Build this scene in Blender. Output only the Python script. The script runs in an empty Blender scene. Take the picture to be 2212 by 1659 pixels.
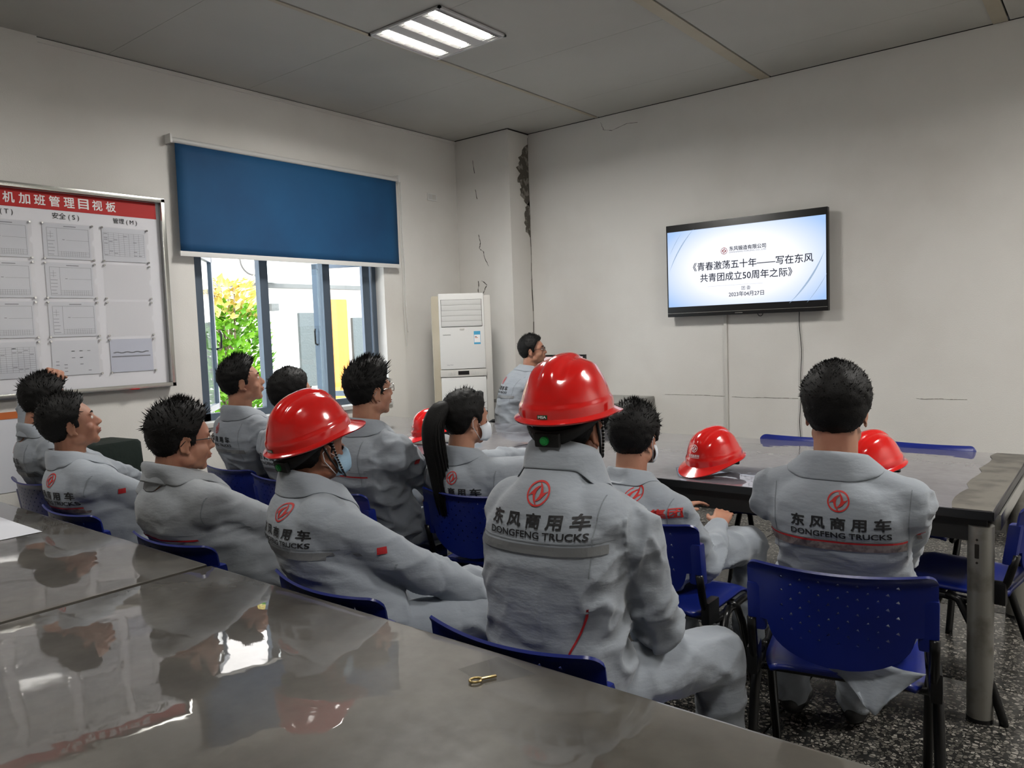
import bpy, bmesh, math, random
import numpy as np
from mathutils import Vector, Matrix, Euler, noise, bvhtree
random.seed(7)
PI = math.pi
scn = bpy.context.scene
COL = scn.collection
R = math.radians

# ---------------------------------------------------------------- camera, world, light, exposure
cd = bpy.data.cameras.new('camera'); cam = bpy.data.objects.new('camera', cd); COL.objects.link(cam)
YAW, PIT, ROL, FPX = -.675034, -.0690937, -.0357081, 1653.83
f_ = Vector((math.sin(YAW)*math.cos(PIT), math.cos(YAW)*math.cos(PIT), math.sin(PIT)))
r_ = Vector((math.cos(YAW), -math.sin(YAW), 0)); u_ = r_.cross(f_)
r2 = r_*math.cos(ROL)+u_*math.sin(ROL); u2 = -r_*math.sin(ROL)+u_*math.cos(ROL)
cam.matrix_world = Matrix(((r2.x, u2.x, -f_.x, 0), (r2.y, u2.y, -f_.y, 0), (r2.z, u2.z, -f_.z, 1.42), (0, 0, 0, 1)))
cd.sensor_fit = 'HORIZONTAL'; cd.sensor_width = 36; cd.lens = 36*FPX/2212; cd.clip_start = .02
scn.camera = cam
scn.view_settings.view_transform = 'Standard'; scn.view_settings.look = 'None'
scn.view_settings.gamma = 1; scn.view_settings.use_curve_mapping = False
scn.view_settings.exposure = 0.68
scn.cycles.max_bounces = 8; scn.cycles.diffuse_bounces = 4; scn.cycles.transparent_max_bounces = 12
scn.cycles.sample_clamp_indirect = 6; scn.cycles.caustics_reflective = False; scn.cycles.caustics_refractive = False
w = bpy.data.worlds.new('world'); scn.world = w; w.use_nodes = True
bg = w.node_tree.nodes['Background']; bg.inputs[0].default_value = (.90, .95, 1, 1); bg.inputs[1].default_value = 5.6

def light(name, kind, loc, rot, energy, size=None, color=(1, 1, 1), portal=False):
    l = bpy.data.lights.new(name, kind); l.energy = energy; l.color = color
    if kind == 'AREA': l.shape = 'RECTANGLE'; l.size, l.size_y = size; l.cycles.is_portal = portal
    o = bpy.data.objects.new(name, l); COL.objects.link(o); o.location = loc; o.rotation_euler = rot
    return o
sun = light('sun', 'SUN', (0, 0, 8), (R(38), 0, R(60)), 3.0, color=(1, .97, .9)); sun.data.angle = R(2)
light('window_portal', 'AREA', (-5.2, 3.66, 1.5), (0, R(-90), 0), 1, (1.25, 1.75), portal=True)
XW, YW, ZC = -5.0, 5.8, 3.235          # window wall, screen wall, ceiling
LAMPS = [(-3.28, 3.5, 1.3), (-.29, .5, .5), (-3.28, .5, .4), (.9, 3.5, 1.9)]

# ---------------------------------------------------------------- materials
def lin(c):
    return tuple((x/255/12.92) if x/255 <= .04045 else ((x/255+.055)/1.055)**2.4 for x in c)
class N:
    def __init__(s, m): s.t = m.node_tree; s.n = s.t.nodes; s.b = s.n['Principled BSDF']
    def add(s, k, **kw):
        x = s.n.new(k)
        for a, v in kw.items(): setattr(x, a, v)
        return x
    def link(s, a, b): s.t.links.new(a, b)
def mat(name, col, rough=.5, metal=0, spec=.5, bump=None, var=None, **kw):
    m = bpy.data.materials.new(name); m.use_nodes = True; n = N(m); b = n.b; c = lin(col)
    b.inputs['Base Color'].default_value = (*c, 1); b.inputs['Roughness'].default_value = rough
    b.inputs['Metallic'].default_value = metal; b.inputs['Specular IOR Level'].default_value = spec
    for k, v in kw.items():
        b.inputs[k.replace('_', ' ')].default_value = v
    tc = n.add('ShaderNodeTexCoord')
    if var:   # (scale, second colour, low, high)
        t = n.add('ShaderNodeTexNoise'); t.inputs['Scale'].default_value = var[0]; t.inputs['Detail'].default_value = 6
        n.link(tc.outputs['Object'], t.inputs[0])
        mr = n.add('ShaderNodeMapRange'); mr.inputs[1].default_value = var[2]; mr.inputs[2].default_value = var[3]
        n.link(t.outputs[0], mr.inputs[0])
        mx = n.add('ShaderNodeMix', data_type='RGBA'); mx.inputs[6].default_value = (*c, 1); mx.inputs[7].default_value = (*lin(var[1]), 1)
        n.link(mr.outputs[0], mx.inputs[0]); n.link(mx.outputs[2], b.inputs['Base Color'])
    if bump:  # (scale, strength, distance[, stretch])
        t = n.add('ShaderNodeTexNoise'); t.inputs['Scale'].default_value = bump[0]; t.inputs['Detail'].default_value = 5
        src = tc.outputs['Object']
        if len(bump) > 3:
            mp = n.add('ShaderNodeMapping'); mp.inputs['Scale'].default_value = bump[3]; n.link(src, mp.inputs[0]); src = mp.outputs[0]
        n.link(src, t.inputs[0])
        bp = n.add('ShaderNodeBump'); bp.inputs['Strength'].default_value = bump[1]; bp.inputs['Distance'].default_value = bump[2]
        n.link(t.outputs[0], bp.inputs['Height']); n.link(bp.outputs[0], b.inputs['Normal'])
    return m
def emit(name, col, s):
    m = mat(name, (0, 0, 0), .4); b = m.node_tree.nodes['Principled BSDF']
    b.inputs['Emission Color'].default_value = (*lin(col), 1); b.inputs['Emission Strength'].default_value = s
    return m
M = dict(
 wall=mat('wall_plaster', (224, 222, 218), .85, bump=(140, .25, .004), var=(1.3, (213, 210, 205), .45, .75)),
 ceil=mat('ceiling_panel', (186, 185, 179), .7, bump=(60, .15, .003), var=(.9, (174, 173, 167), .4, .75)),
 seam_strip=mat('ceiling_strip', (186, 178, 160), .6, var=(2, (172, 162, 142), .4, .7)),
 dark=mat('dark_gap', (28, 24, 20), .9),
 cement=mat('bare_cement', (96, 92, 84), .95, bump=(60, 1, .02), var=(22, (150, 146, 138), .52, .6)),
 crack=mat('crack', (70, 66, 60), .9),
 stain=mat('stain', (150, 146, 140), .9),
 white_metal=mat('white_enamel', (205, 205, 203), .4),
 white_plastic=mat('white_plastic', (222, 222, 220), .45),
 blind=mat('blue_blind_fabric', (12, 76, 120), .75, bump=(500, .2, .001, (1, 1, .3)), var=(2, (10, 66, 108), .4, .7)),
 steel=mat('stainless_frame', (190, 190, 186), .22, 1, bump=(4, .1, .01)),
 chrome=mat('chrome', (210, 210, 210), .15, 1),
 board_white=mat('board_white', (222, 222, 228), .35),
 board_red=mat('board_red', (180, 14, 12), .6),
 paper=mat('paper', (214, 216, 224), .6, bump=(8, .1, .01)),
 paper2=mat('paper_bluish', (198, 202, 218), .6),
 ink=mat('ink_black', (22, 22, 26), .6), ink_grey=mat('ink_grey', (128, 130, 140), .7),
 print_white=mat('print_white', (238, 236, 236), .5), print_red=mat('print_red', (184, 34, 30), .6),
 print_red2=mat('piping_red', (170, 26, 32), .7),
 alu=mat('window_aluminium', (84, 96, 110), .4, .3),
 glassframe=mat('window_seal', (25, 27, 30), .6),
 blackp=mat('black_plastic', (14, 14, 15), .35), blackm=mat('black_tube', (10, 10, 11), .3, .2),
 matteblack=mat('matte_black', (20, 20, 21), .7),
 greyp=mat('grey_plastic', (128, 132, 130), .5), green=mat('green_knob', (30, 150, 70), .35),
 darkfab=mat('dark_fabric', (58, 60, 62), .9, bump=(300, .3, .002)),
 greencloth=mat('dark_green_cloth', (7, 24, 18), .9, bump=(30, .4, .01)),
 blue=mat('blue_chair_plastic', (16, 34, 118), .33, bump=(900, .12, .0006), var=(5, (13, 28, 102), .4, .7)),
 red=mat('helmet_red', (208, 22, 20), .16, spec=.6, var=(9, (196, 20, 18), .45, .7), Coat_Weight=.6, Coat_Roughness=.06),
 uniform=mat('uniform_grey', (146, 153, 162), .82, bump=(9, .30, .02, (1, 1, 2.4)), var=(3.2, (138, 144, 152), .42, .72), Sheen_Weight=.25),
 uniform2=mat('uniform_grey_worn', (146, 151, 157), .84, bump=(9, .34, .02, (1, 1, 2.2)), var=(5, (124, 128, 132), .42, .72), Sheen_Weight=.25),
 seamc=mat('uniform_seam', (122, 128, 134), .9), strip=mat('reflective_strip', (116, 118, 120), .42, bump=(200, .3, .001)),
 strip2=mat('reflective_strip_worn', (128, 118, 116), .5, var=(60, (96, 84, 84), .45, .6)),
 skin=mat('skin', (176, 128, 104), .52, bump=(260, .12, .0008), var=(14, (160, 108, 88), .4, .7), Subsurface_Weight=.08, Subsurface_Radius=(.02, .008, .004)),
 skin_dark=mat('skin_tanned', (142, 92, 68), .52, bump=(260, .12, .0008), var=(14, (124, 76, 56), .4, .7)),
 hair=mat('hair_black', (11, 10, 10), .6, spec=.25, bump=(220, .6, .002)), hair_brown=mat('hair_brown_tips', (52, 30, 22), .45),
 eye=mat('eye_white', (225, 222, 216), .2), iris=mat('iris', (26, 16, 12), .15), lip=mat('lip', (150, 82, 76), .5),
 mask=mat('mask_blue', (150, 182, 205), .8, bump=(40, .4, .004, (1, 1, 5))), maskw=mat('mask_white', (214, 220, 228), .8),
 shoe=mat('shoe_black', (18, 18, 19), .6), brass=mat('brass', (170, 150, 104), .3, 1),
 conduit=mat('conduit_white', (205, 203, 198), .5), deskm=mat('desk_grey', (150, 150, 146), .5), deskd=mat('desk_dark', (70, 68, 66), .6),
 orange=mat('orange_trim', (196, 104, 48), .6), tape=mat('clear_tape', (200, 205, 205), .2),
 leaf=mat('leaf_green', (84, 140, 24), .5, var=(6, (120, 168, 40), .4, .7)), leafy=mat('leaf_young', (214, 196, 120), .5), bark=mat('bark', (110, 96, 78), .9),
 outwall=mat('outside_render', (206, 200, 196), .9, var=(1, (188, 182, 176), .4, .7)), outbase=mat('outside_base', (206, 204, 198), .9), outground=mat('outside_ground', (200, 198, 190), .9),
 outpillar=mat('outside_pillar', (190, 120, 48), .8), outdoor=mat('outside_shutter', (84, 88, 88), .8, bump=(40, .6, .02)), outtrim=mat('outside_ledge', (96, 94, 92), .8),
 lampw=mat('lamp_white', (206, 206, 206), .5), reflector=mat('lamp_reflector', (225, 225, 225), .35, .6),
 tube=emit('lamp_tube', (255, 250, 238), 26),
 cable=mat('cable_black', (15, 15, 16), .5),
)
def glass(name, tint, rough=0.0, trans=.9):
    m = bpy.data.materials.new(name); m.use_nodes = True; t = m.node_tree; n = t.nodes; n.clear()
    o = n.new('ShaderNodeOutputMaterial'); mx = n.new('ShaderNodeMixShader'); tr = n.new('ShaderNodeBsdfTransparent'); gl = n.new('ShaderNodeBsdfGlossy')
    lw = n.new('ShaderNodeLayerWeight'); lw.inputs[0].default_value = .5; pw = n.new('ShaderNodeMath'); pw.operation = 'POWER'; pw.inputs[1].default_value = 4
    t.links.new(lw.outputs['Facing'], pw.inputs[0]); fr = n.new('ShaderNodeMath'); fr.operation = 'MULTIPLY_ADD'; fr.inputs[1].default_value = .8; fr.inputs[2].default_value = .035
    t.links.new(pw.outputs[0], fr.inputs[0])
    tr.inputs[0].default_value = (*[x*trans for x in tint], 1); gl.inputs['Roughness'].default_value = rough
    t.links.new(fr.outputs[0], mx.inputs[0]); t.links.new(tr.outputs[0], mx.inputs[1]); t.links.new(gl.outputs[0], mx.inputs[2]); t.links.new(mx.outputs[0], o.inputs[0])
    return m
M['glass'] = glass('window_glass', (.93, .97, .98)); M['acrylic'] = glass('acrylic_sleeve', (1, 1, 1), .05, .995); M['lens'] = glass('lens', (.98, .98, .98), 0, .96)

def film_table(name, c1, c2, rough, bs):     # worn table top under a clear film with soft wrinkles
    m = mat(name, c1, rough, 0, .6); n = N(m); b = n.b; tc = n.add('ShaderNodeTexCoord')
    t = n.add('ShaderNodeTexNoise'); t.inputs['Scale'].default_value = 3.5; t.inputs['Detail'].default_value = 9; t.inputs['Roughness'].default_value = .65
    n.link(tc.outputs['Object'], t.inputs[0])
    cr = n.add('ShaderNodeValToRGB'); cr.color_ramp.elements[0].position = .38; cr.color_ramp.elements[1].position = .68
    cr.color_ramp.elements[0].color = (*lin(c2), 1); cr.color_ramp.elements[1].color = (*lin(c1), 1)
    n.link(t.outputs[0], cr.inputs[0]); n.link(cr.outputs[0], b.inputs['Base Color'])
    b.inputs['Coat Weight'].default_value = 1; b.inputs['Coat Roughness'].default_value = .02; b.inputs['Coat IOR'].default_value = 1.65
    t2 = n.add('ShaderNodeTexNoise'); t2.inputs['Scale'].default_value = bs[0]; t2.inputs['Detail'].default_value = 3
    mp = n.add('ShaderNodeMapping'); mp.inputs['Scale'].default_value = (1, 1.6, 1); mp.inputs['Rotation'].default_value = (0, 0, .5)
    n.link(tc.outputs['Object'], mp.inputs[0]); n.link(mp.outputs[0], t2.inputs[0])
    bp = n.add('ShaderNodeBump'); bp.inputs['Strength'].default_value = bs[1]; bp.inputs['Distance'].default_value = .01
    n.link(t2.outputs[0], bp.inputs['Height']); n.link(bp.outputs[0], b.inputs['Coat Normal'])
    t3 = n.add('ShaderNodeTexNoise'); t3.inputs['Scale'].default_value = 30; mr = n.add('ShaderNodeMapRange')
    n.link(tc.outputs['Object'], t3.inputs[0]); n.link(t3.outputs[0], mr.inputs[0]); mr.inputs[3].default_value = rough-.06; mr.inputs[4].default_value = rough+.12
    n.link(mr.outputs[0], b.inputs['Roughness'])
    return m
M['top_front'] = film_table('front_table_top', (84, 80, 72), (58, 54, 48), .45, (4, .10))
M['top_back'] = film_table('back_table_top', (104, 102, 110), (86, 84, 92), .4, (6, .10))

def terrazzo():
    m = mat('terrazzo', (90, 88, 84), .22); n = N(m); b = n.b; tc = n.add('ShaderNodeTexCoord'); geo = n.add('ShaderNodeNewGeometry')
    v = n.add('ShaderNodeTexVoronoi'); v.inputs['Scale'].default_value = 75; n.link(geo.outputs['Position'], v.inputs['Vector'])
    e = n.add('ShaderNodeTexVoronoi', feature='DISTANCE_TO_EDGE'); e.inputs['Scale'].default_value = 75; n.link(geo.outputs['Position'], e.inputs['Vector'])
    sp = n.add('ShaderNodeSeparateColor'); n.link(v.outputs['Color'], sp.inputs[0])
    cr = n.add('ShaderNodeValToRGB'); cr.color_ramp.interpolation = 'CONSTANT'; el = cr.color_ramp.elements
    el[0].color = (*lin((38, 37, 36)), 1); el[1].color = (*lin((102, 99, 93)), 1); el[1].position = .62
    for p, c in ((.25, (66, 64, 60)), (.45, (84, 81, 76)), (.82, (132, 128, 121))): x = el.new(p); x.color = (*lin(c), 1)
    n.link(sp.outputs[0], cr.inputs[0])
    lt = n.add('ShaderNodeMath', operation='LESS_THAN'); lt.inputs[1].default_value = .09; n.link(e.outputs['Distance'], lt.inputs[0])
    mx = n.add('ShaderNodeMix', data_type='RGBA'); n.link(lt.outputs[0], mx.inputs[0]); n.link(cr.outputs[0], mx.inputs[6]); mx.inputs[7].default_value = (*lin((30, 30, 29)), 1)
    n.link(mx.outputs[2], b.inputs['Base Color'])
    return m
M['terrazzo'] = terrazzo()

# ---------------------------------------------------------------- mesh helpers
def put(name, me, m=None, parent=None, loc=None, rot=None, smooth=True):
    o = bpy.data.objects.new(name, me); COL.objects.link(o)
    if m is not None and not me.materials: me.materials.append(m)
    if parent is not None: o.parent = parent
    if loc is not None: o.location = loc
    if rot is not None: o.rotation_euler = rot
    return o
def tag(o, label=None, cat=None, group=None, kind=None):
    if label: o['label'] = label
    if cat: o['category'] = cat
    if group: o['group'] = group
    if kind: o['kind'] = kind
    return o
def empty(name, loc=(0, 0, 0), rz=0, **k):
    o = bpy.data.objects.new(name, None); COL.objects.link(o); o.location = loc; o.rotation_euler = (0, 0, rz); o.empty_display_size = .1
    return tag(o, **k)
def struct(name, me, m): return tag(put(name, me, m), kind='structure')
class MB:
    """collects shapes, then makes one mesh"""
    def __init__(s): s.bm = bmesh.new()
    def box(s, x0, x1, y0, y1, z0, z1, bev=0, mtx=None):
        r = bmesh.ops.create_cube(s.bm, size=1); vs = r['verts']
        T = Matrix.Translation(((x0+x1)/2, (y0+y1)/2, (z0+z1)/2)) @ Matrix.Diagonal((abs(x1-x0), abs(y1-y0), abs(z1-z0), 1))
        bmesh.ops.transform(s.bm, matrix=T, verts=vs)
        if bev:
            es = list({e for v in vs for e in v.link_edges})
            g = bmesh.ops.bevel(s.bm, geom=es, offset=bev, segments=2, profile=.7, affect='EDGES'); vs = list({v for f in g['faces'] for v in f.verts} | {v for v in vs if v.is_valid})
        if mtx is not None: bmesh.ops.transform(s.bm, matrix=mtx, verts=vs)
        return s
    def cyl(s, p0, p1, r0, r1=None, n=16, caps=True):
        p0, p1 = Vector(p0), Vector(p1); d = p1-p0; r1 = r0 if r1 is None else r1
        g = bmesh.ops.create_cone(s.bm, cap_ends=caps, segments=n, radius1=r0, radius2=r1, depth=d.length)
        bmesh.ops.transform(s.bm, matrix=Matrix.Translation((p0+p1)/2) @ d.to_track_quat('Z', 'Y').to_matrix().to_4x4(), verts=g['verts']); return s
    def sph(s, c, r, n=12, mtx=None):
        rr = (r, r, r) if not hasattr(r, '__len__') else r
        T = Matrix.Translation(c) @ (mtx.to_4x4() if mtx is not None else Matrix()) @ Matrix.Diagonal((*rr, 1)); k = max(5, n*2//3); nv = s.bm.verts.new
        top = nv(T @ Vector((0, 0, 1))); bot = nv(T @ Vector((0, 0, -1)))
        G = [[nv(T @ Vector((math.sin(PI*i/k)*math.cos(2*PI*j/n), math.sin(PI*i/k)*math.sin(2*PI*j/n), math.cos(PI*i/k)))) for j in range(n)] for i in range(1, k)]
        nf = s.bm.faces.new
        for j in range(n):
            q = (j+1) % n; nf((top, G[0][j], G[0][q])); nf((bot, G[-1][q], G[-1][j]))
            for i in range(k-2): nf((G[i][j], G[i+1][j], G[i+1][q], G[i][q]))
        return s
    def tube(s, pts, r, n=10, closed=False):
        P = [Vector(p) for p in pts]; k = len(P); rings = []; ref = None
        for i, p in enumerate(P):
            a = P[(i-1) % k] if (i > 0 or closed) else p; b = P[(i+1) % k] if (i < k-1 or closed) else p
            t = (b-a).normalized()
            if ref is None: ref = t.orthogonal().normalized()
            ref = (ref - t*ref.dot(t)).normalized(); bi = t.cross(ref)
            rr = r[i] if hasattr(r, '__len__') else r
            rings.append([s.bm.verts.new(p+(ref*math.cos(q)+bi*math.sin(q))*rr) for q in (2*PI*j/n for j in range(n))])
        for i in range(k if closed else k-1):
            A, B = rings[i], rings[(i+1) % k]
            for j in range(n): s.bm.faces.new((A[j], A[(j+1) % n], B[(j+1) % n], B[j]))
        if not closed: s.bm.faces.new(rings[0][::-1]); s.bm.faces.new(rings[-1])
        return s
    def tcap(s, p0, p1, r0, r1, n=14):     # closed tapered capsule
        s.sph(p0, r0, n); s.sph(p1, r1, n); s.cyl(p0, p1, r0, r1, n); return s
    def prism(s, poly, z0, z1, mtx=None):  # extruded xy polygon
        a = [s.bm.verts.new((x, y, z0)) for x, y in poly]; b = [s.bm.verts.new((x, y, z1)) for x, y in poly]; n = len(poly)
        s.bm.faces.new(a[::-1]); s.bm.faces.new(b)
        for i in range(n): s.bm.faces.new((a[i], a[(i+1) % n], b[(i+1) % n], b[i]))
        if mtx is not None: bmesh.ops.transform(s.bm, matrix=mtx, verts=a+b)
        return s
    def grid(s, P, closed=False):          # P[i][j] points
        V = [[s.bm.verts.new(p) for p in row] for row in P]
        for i in range(len(V)-1):
            m = len(V[0])
            for j in range(m if closed else m-1):
                s.bm.faces.new((V[i][j], V[i][(j+1) % m], V[i+1][(j+1) % m], V[i+1][j]))
        return V
    def mesh(s, name='m', smooth=False, fix=True):
        if fix: bmesh.ops.recalc_face_normals(s.bm, faces=s.bm.faces)
        me = bpy.data.meshes.new(name); s.bm.to_mesh(me); s.bm.free()
        if smooth is True: me.polygons.foreach_set('use_smooth', [True]*len(me.polygons))
        elif smooth: 
            me.polygons.foreach_set('use_smooth', [True]*len(me.polygons)); me.set_sharp_from_angle(angle=R(smooth))
        return me
def box(x0, x1, y0, y1, z0, z1, bev=0): return MB().box(x0, x1, y0, y1, z0, z1, bev).mesh(smooth=30 if bev else False)
def evald(o):
    dg = bpy.context.evaluated_depsgraph_get(); me = bpy.data.meshes.new_from_object(o.evaluated_get(dg)); bpy.data.objects.remove(o); return me
def remesh(mb, vox, smooth=4, fac=.5, deci=None):
    o = put('tmp', mb.mesh()); m = o.modifiers.new('r', 'REMESH'); m.mode = 'VOXEL'; m.voxel_size = vox; m.use_smooth_shade = True
    if smooth: s = o.modifiers.new('s', 'SMOOTH'); s.iterations = smooth; s.factor = fac
    return evald(o)
_txt = {}
def text2d(body, size=1, bold=0., space=1., extrude=0.):
    k = (body, size, bold, space, extrude)
    if k in _txt: return _txt[k].copy()
    c = bpy.data.curves.new('t', 'FONT'); c.body = body; c.size = size; c.align_x = 'CENTER'; c.offset = bold; c.space_character = space; c.extrude = extrude; c.resolution_u = 3; c.fill_mode = 'FRONT' if not extrude else 'BOTH'
    o = bpy.data.objects.new('t', c); COL.objects.link(o); bpy.context.view_layer.update()
    me = evald(o); _txt[k] = me
    return me.copy()
def width(me): xs = [v.co.x for v in me.vertices]; return (min(xs), max(xs))
def fit_text(body, W, bold=0., space=1., h=None):
    me = text2d(body, 1, 0, space)
    if bold:    # a heavier weight: the outline laid down several times, slightly apart
        b2 = bmesh.new(); b2.from_mesh(me); src = b2.faces[:]
        lay = 0
        for dx, dy in ((bold, 0), (-bold, 0), (0, bold), (0, -bold), (bold*.7, bold*.7), (-bold*.7, -bold*.7), (bold*.7, -bold*.7), (-bold*.7, bold*.7)):
            g = bmesh.ops.duplicate(b2, geom=src); lay += 1; bmesh.ops.translate(b2, vec=(dx, dy, lay*4e-5), verts=[x for x in g['geom'] if isinstance(x, bmesh.types.BMVert)])
        b2.to_mesh(me); b2.free()
    a, b = width(me); k = W/(b-a)
    ys = [v.co.y for v in me.vertices]; y0, y1 = min(ys), max(ys); ky = k if h is None else h/(y1-y0)
    for v in me.vertices: v.co = ((v.co.x-(a+b)/2)*k, (v.co.y-(y0+y1)/2)*ky, v.co.z)
    return me
def emblem(rad):
    bm = bmesh.new(); n = 40
    o_ = [bm.verts.new((math.cos(2*PI*i/n), math.sin(2*PI*i/n), 0)) for i in range(n)]; i_ = [bm.verts.new((.86*math.cos(2*PI*i/n), .86*math.sin(2*PI*i/n), 0)) for i in range(n)]
    for i in range(n): bm.faces.new((o_[i], o_[(i+1) % n], i_[(i+1) % n], i_[i]))
    P = [(.16, .6), (-.1, .56), (-.35, .4), (-.58, .12), (-.88, -.22), (-.62, -.08), (-.46, -.06), (-.42, -.24), (-.32, -.5), (-.16, -.72), (.06, -.9), (-.06, -.66), (-.17, -.4), (-.22, -.1), (-.16, .2), (-.02, .42)]
    for s in (1, -1):
        vs = [bm.verts.new((x*s, y*s, 0)) for x, y in P]; es = [bm.edges.new((vs[i], vs[(i+1) % len(vs)])) for i in range(len(vs))]
        bmesh.ops.triangle_fill(bm, edges=es, use_beauty=True)
    bmesh.ops.scale(bm, vec=(rad, rad, rad), verts=bm.verts)
    me = bpy.data.meshes.new('emblem'); bm.to_mesh(me); bm.free(); return me
def flat(name, me, m, parent, M4):   # place a 2D print: M4 maps the print's xy plane into the parent
    me.transform(M4); me.materials.clear(); return put(name, me, m, parent)
def frame(o, x, y):                   # matrix from an origin, x axis, y axis
    x = Vector(x).normalized(); y = Vector(y).normalized(); z = x.cross(y)
    return Matrix(((x.x, y.x, z.x, o[0]), (x.y, y.y, z.y, o[1]), (x.z, y.z, z.z, o[2]), (0, 0, 0, 1)))

# ---------------------------------------------------------------- the room
X1, Y0 = 2.1, -2.6
fl = struct('floor', box(XW-.3, X1+.2, Y0-.2, YW+.2, -.12, -.012), M['dark'])
S = .87
for i in range(-6, 5):
    for j in range(-7, 4):
        x0, y0 = -.95+i*S, 3.33+j*S; x1, y1 = x0+S-.006, y0+S-.006
        x0, x1, y0, y1 = max(x0, XW), min(x1, X1), max(y0, Y0), min(y1, YW)
        if x1-x0 > .03 and y1-y0 > .03: put('terrazzo_tile', box(x0, x1, y0, y1, -.012, 0, .0015), M['terrazzo'], fl)
# walls
WY0, WY1, WZ0, WZ1 = 2.80, 4.53, .85, 2.12
mb = MB(); a, b = XW-.3, XW
mb.box(a, b, Y0-.2, WY0, 0, ZC).box(a, b, WY1, YW+.2, 0, ZC).box(a, b, WY0, WY1, 0, WZ0).box(a, b, WY0, WY1, WZ1, ZC)
mb.box(b-.01, b+.018, Y0, 1.905, 0, ZC)
wl = struct('wall_left', mb.mesh(), M['wall'])
wf = struct('wall_front', box(XW-.3, X1+.2, YW, YW+.2, 0, ZC), M['wall'])
struct('wall_right', box(X1, X1+.2, Y0, YW, 0, ZC), M['wall'])
struct('wall_back', box(XW-.3, X1+.2, Y0-.2, Y0, 0, ZC), M['wall'])
pil = struct('wall_column', box(XW, -4.35, 5.5, YW, 0, ZC, .006), M['wall'])
# bare cement where the plaster came off the column's side, and its ragged long crack
random.seed(3)
def ragged(z0, z1, y0, y1, n, jit, seed):
    rnd = random.Random(seed); L, Rr = [], []
    for i in range(n+1):
        z = z0+(z1-z0)*i/n; t = math.sin(PI*min(1, max(0, i/n)))**.5
        c = y1; L.append((c-(y1-y0)*t*(.65+.35*rnd.random()), z+rnd.uniform(-jit, jit)*.5)); Rr.append((c, z))
    return L+Rr[::-1]
def wallpoly(name, poly, X, th, m, parent, axis='x'):
    if axis == 'x': T = Matrix(((0, 0, 1, X), (1, 0, 0, 0), (0, 1, 0, 0), (0, 0, 0, 1)))
    else: T = Matrix(((1, 0, 0, 0), (0, 0, 1, X), (0, 1, 0, 0), (0, 0, 0, 1)))
    return put(name, MB().prism(poly, 0, th, T).mesh(), m, parent)
wallpoly('bare_patch', ragged(2.56, 3.14, 5.60, 5.79, 26, .03, 5), -4.352, .005, M['cement'], pil)
wallpoly('bare_patch', ragged(2.28, 2.62, 5.69, 5.79, 16, .03, 9), -4.352, .005, M['cement'], pil)
def crack(pts, w_, T, parent, seed=1, m='crack'):
    rnd = random.Random(seed); mb = MB(); P = []
    for (x0, y0), (x1, y1) in zip(pts, pts[1:]):
        for k in range(4): t = k/4; P.append((x0+(x1-x0)*t+rnd.uniform(-1, 1)*.004, y0+(y1-y0)*t))
    P.append(pts[-1]); n = len(P)
    for i in range(n-1):
        a_, b_ = P[i], P[i+1]; q = w_*(.3+rnd.random())*.5; dx, dy = b_[0]-a_[0], b_[1]-a_[1]; L = math.hypot(dx, dy) or 1
        nx, ny = -dy/L*q, dx/L*q; mb.prism([(a_[0]-nx, a_[1]-ny), (b_[0]-nx, b_[1]-ny), (b_[0]+nx, b_[1]+ny), (a_[0]+nx, a_[1]+ny)], 0, .0015, T)
    return put('crack', mb.mesh(), M[m], parent)
TX = lambda X: Matrix(((0, 0, 1, X), (1, 0, 0, 0), (0, 1, 0, 0), (0, 0, 0, 1)))
TY = lambda Y: Matrix(((1, 0, 0, 0), (0, 0, -1, Y), (0, 1, 0, 0), (0, 0, 0, 1)))
crack([(5.79, 3.2), (5.785, 2.7), (5.79, 2.2), (5.785, 1.9), (5.79, 1.5), (5.788, 1.2)], .009, TX(-4.35), pil, 2)
for pts in ([(-4.74, 2.33), (-4.72, 2.25), (-4.735, 2.2), (-4.69, 2.17), (-4.67, 2.1), (-4.63, 2.03)], [(-4.72, 1.9), (-4.66, 1.86), (-4.7, 1.8), (-4.76, 1.72)], [(-4.76, 1.9), (-4.77, 1.8), (-4.74, 1.7)], [(-4.72, 1.55), (-4.68, 1.48), (-4.69, 1.42)], [(-4.76, 2.75), (-4.74, 2.66)], [(-4.78, 3.02), (-4.76, 2.9)]):
    crack(pts, .007, TY(5.4995), pil, int(pts[0][1]*100))
for x0, x1, z, s_ in ((-3.0, -2.47, .845, 1), (-2.42, -1.9, .838, 2), (-1.1, -.8, .86, 3), (-.3, 1.2, 1.66, 4)):
    crack([(x0+(x1-x0)*t/6, z+random.uniform(-.003, .003)) for t in range(7)], .0035, TY(YW-.0005), wf, s_, 'stain')
crack([(-3.56, 3.19), (-3.53, 3.12), (-3.45, 3.1), (-3.3, 3.13), (-3.2, 3.12)], .003, TY(YW-.0005), wf, 8)
# edge bead along the top of the walls
struct('trim_1', MB().box(XW, XW+.012, Y0, 5.5, ZC-.03, ZC-.005).mesh(), M['wall'])
struct('trim_2', MB().box(XW, XW+.006, Y0, 5.5, ZC-.006, ZC).box(XW, -4.35, 5.494, 5.5, ZC-.006, ZC).box(-4.35, -4.344, 5.5, YW, ZC-.01, ZC).box(-4.35, X1, YW-.006, YW, ZC-.004, ZC).mesh(), M['dark'])
for s_, (a, b, c, d) in dict(left=(XW, XW+.012, Y0, 5.5), front=(-4.35, X1, YW-.012, YW)).items(): struct('baseboard_'+s_, box(a, b, c, d, 0, .1), M['deskd'])
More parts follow.
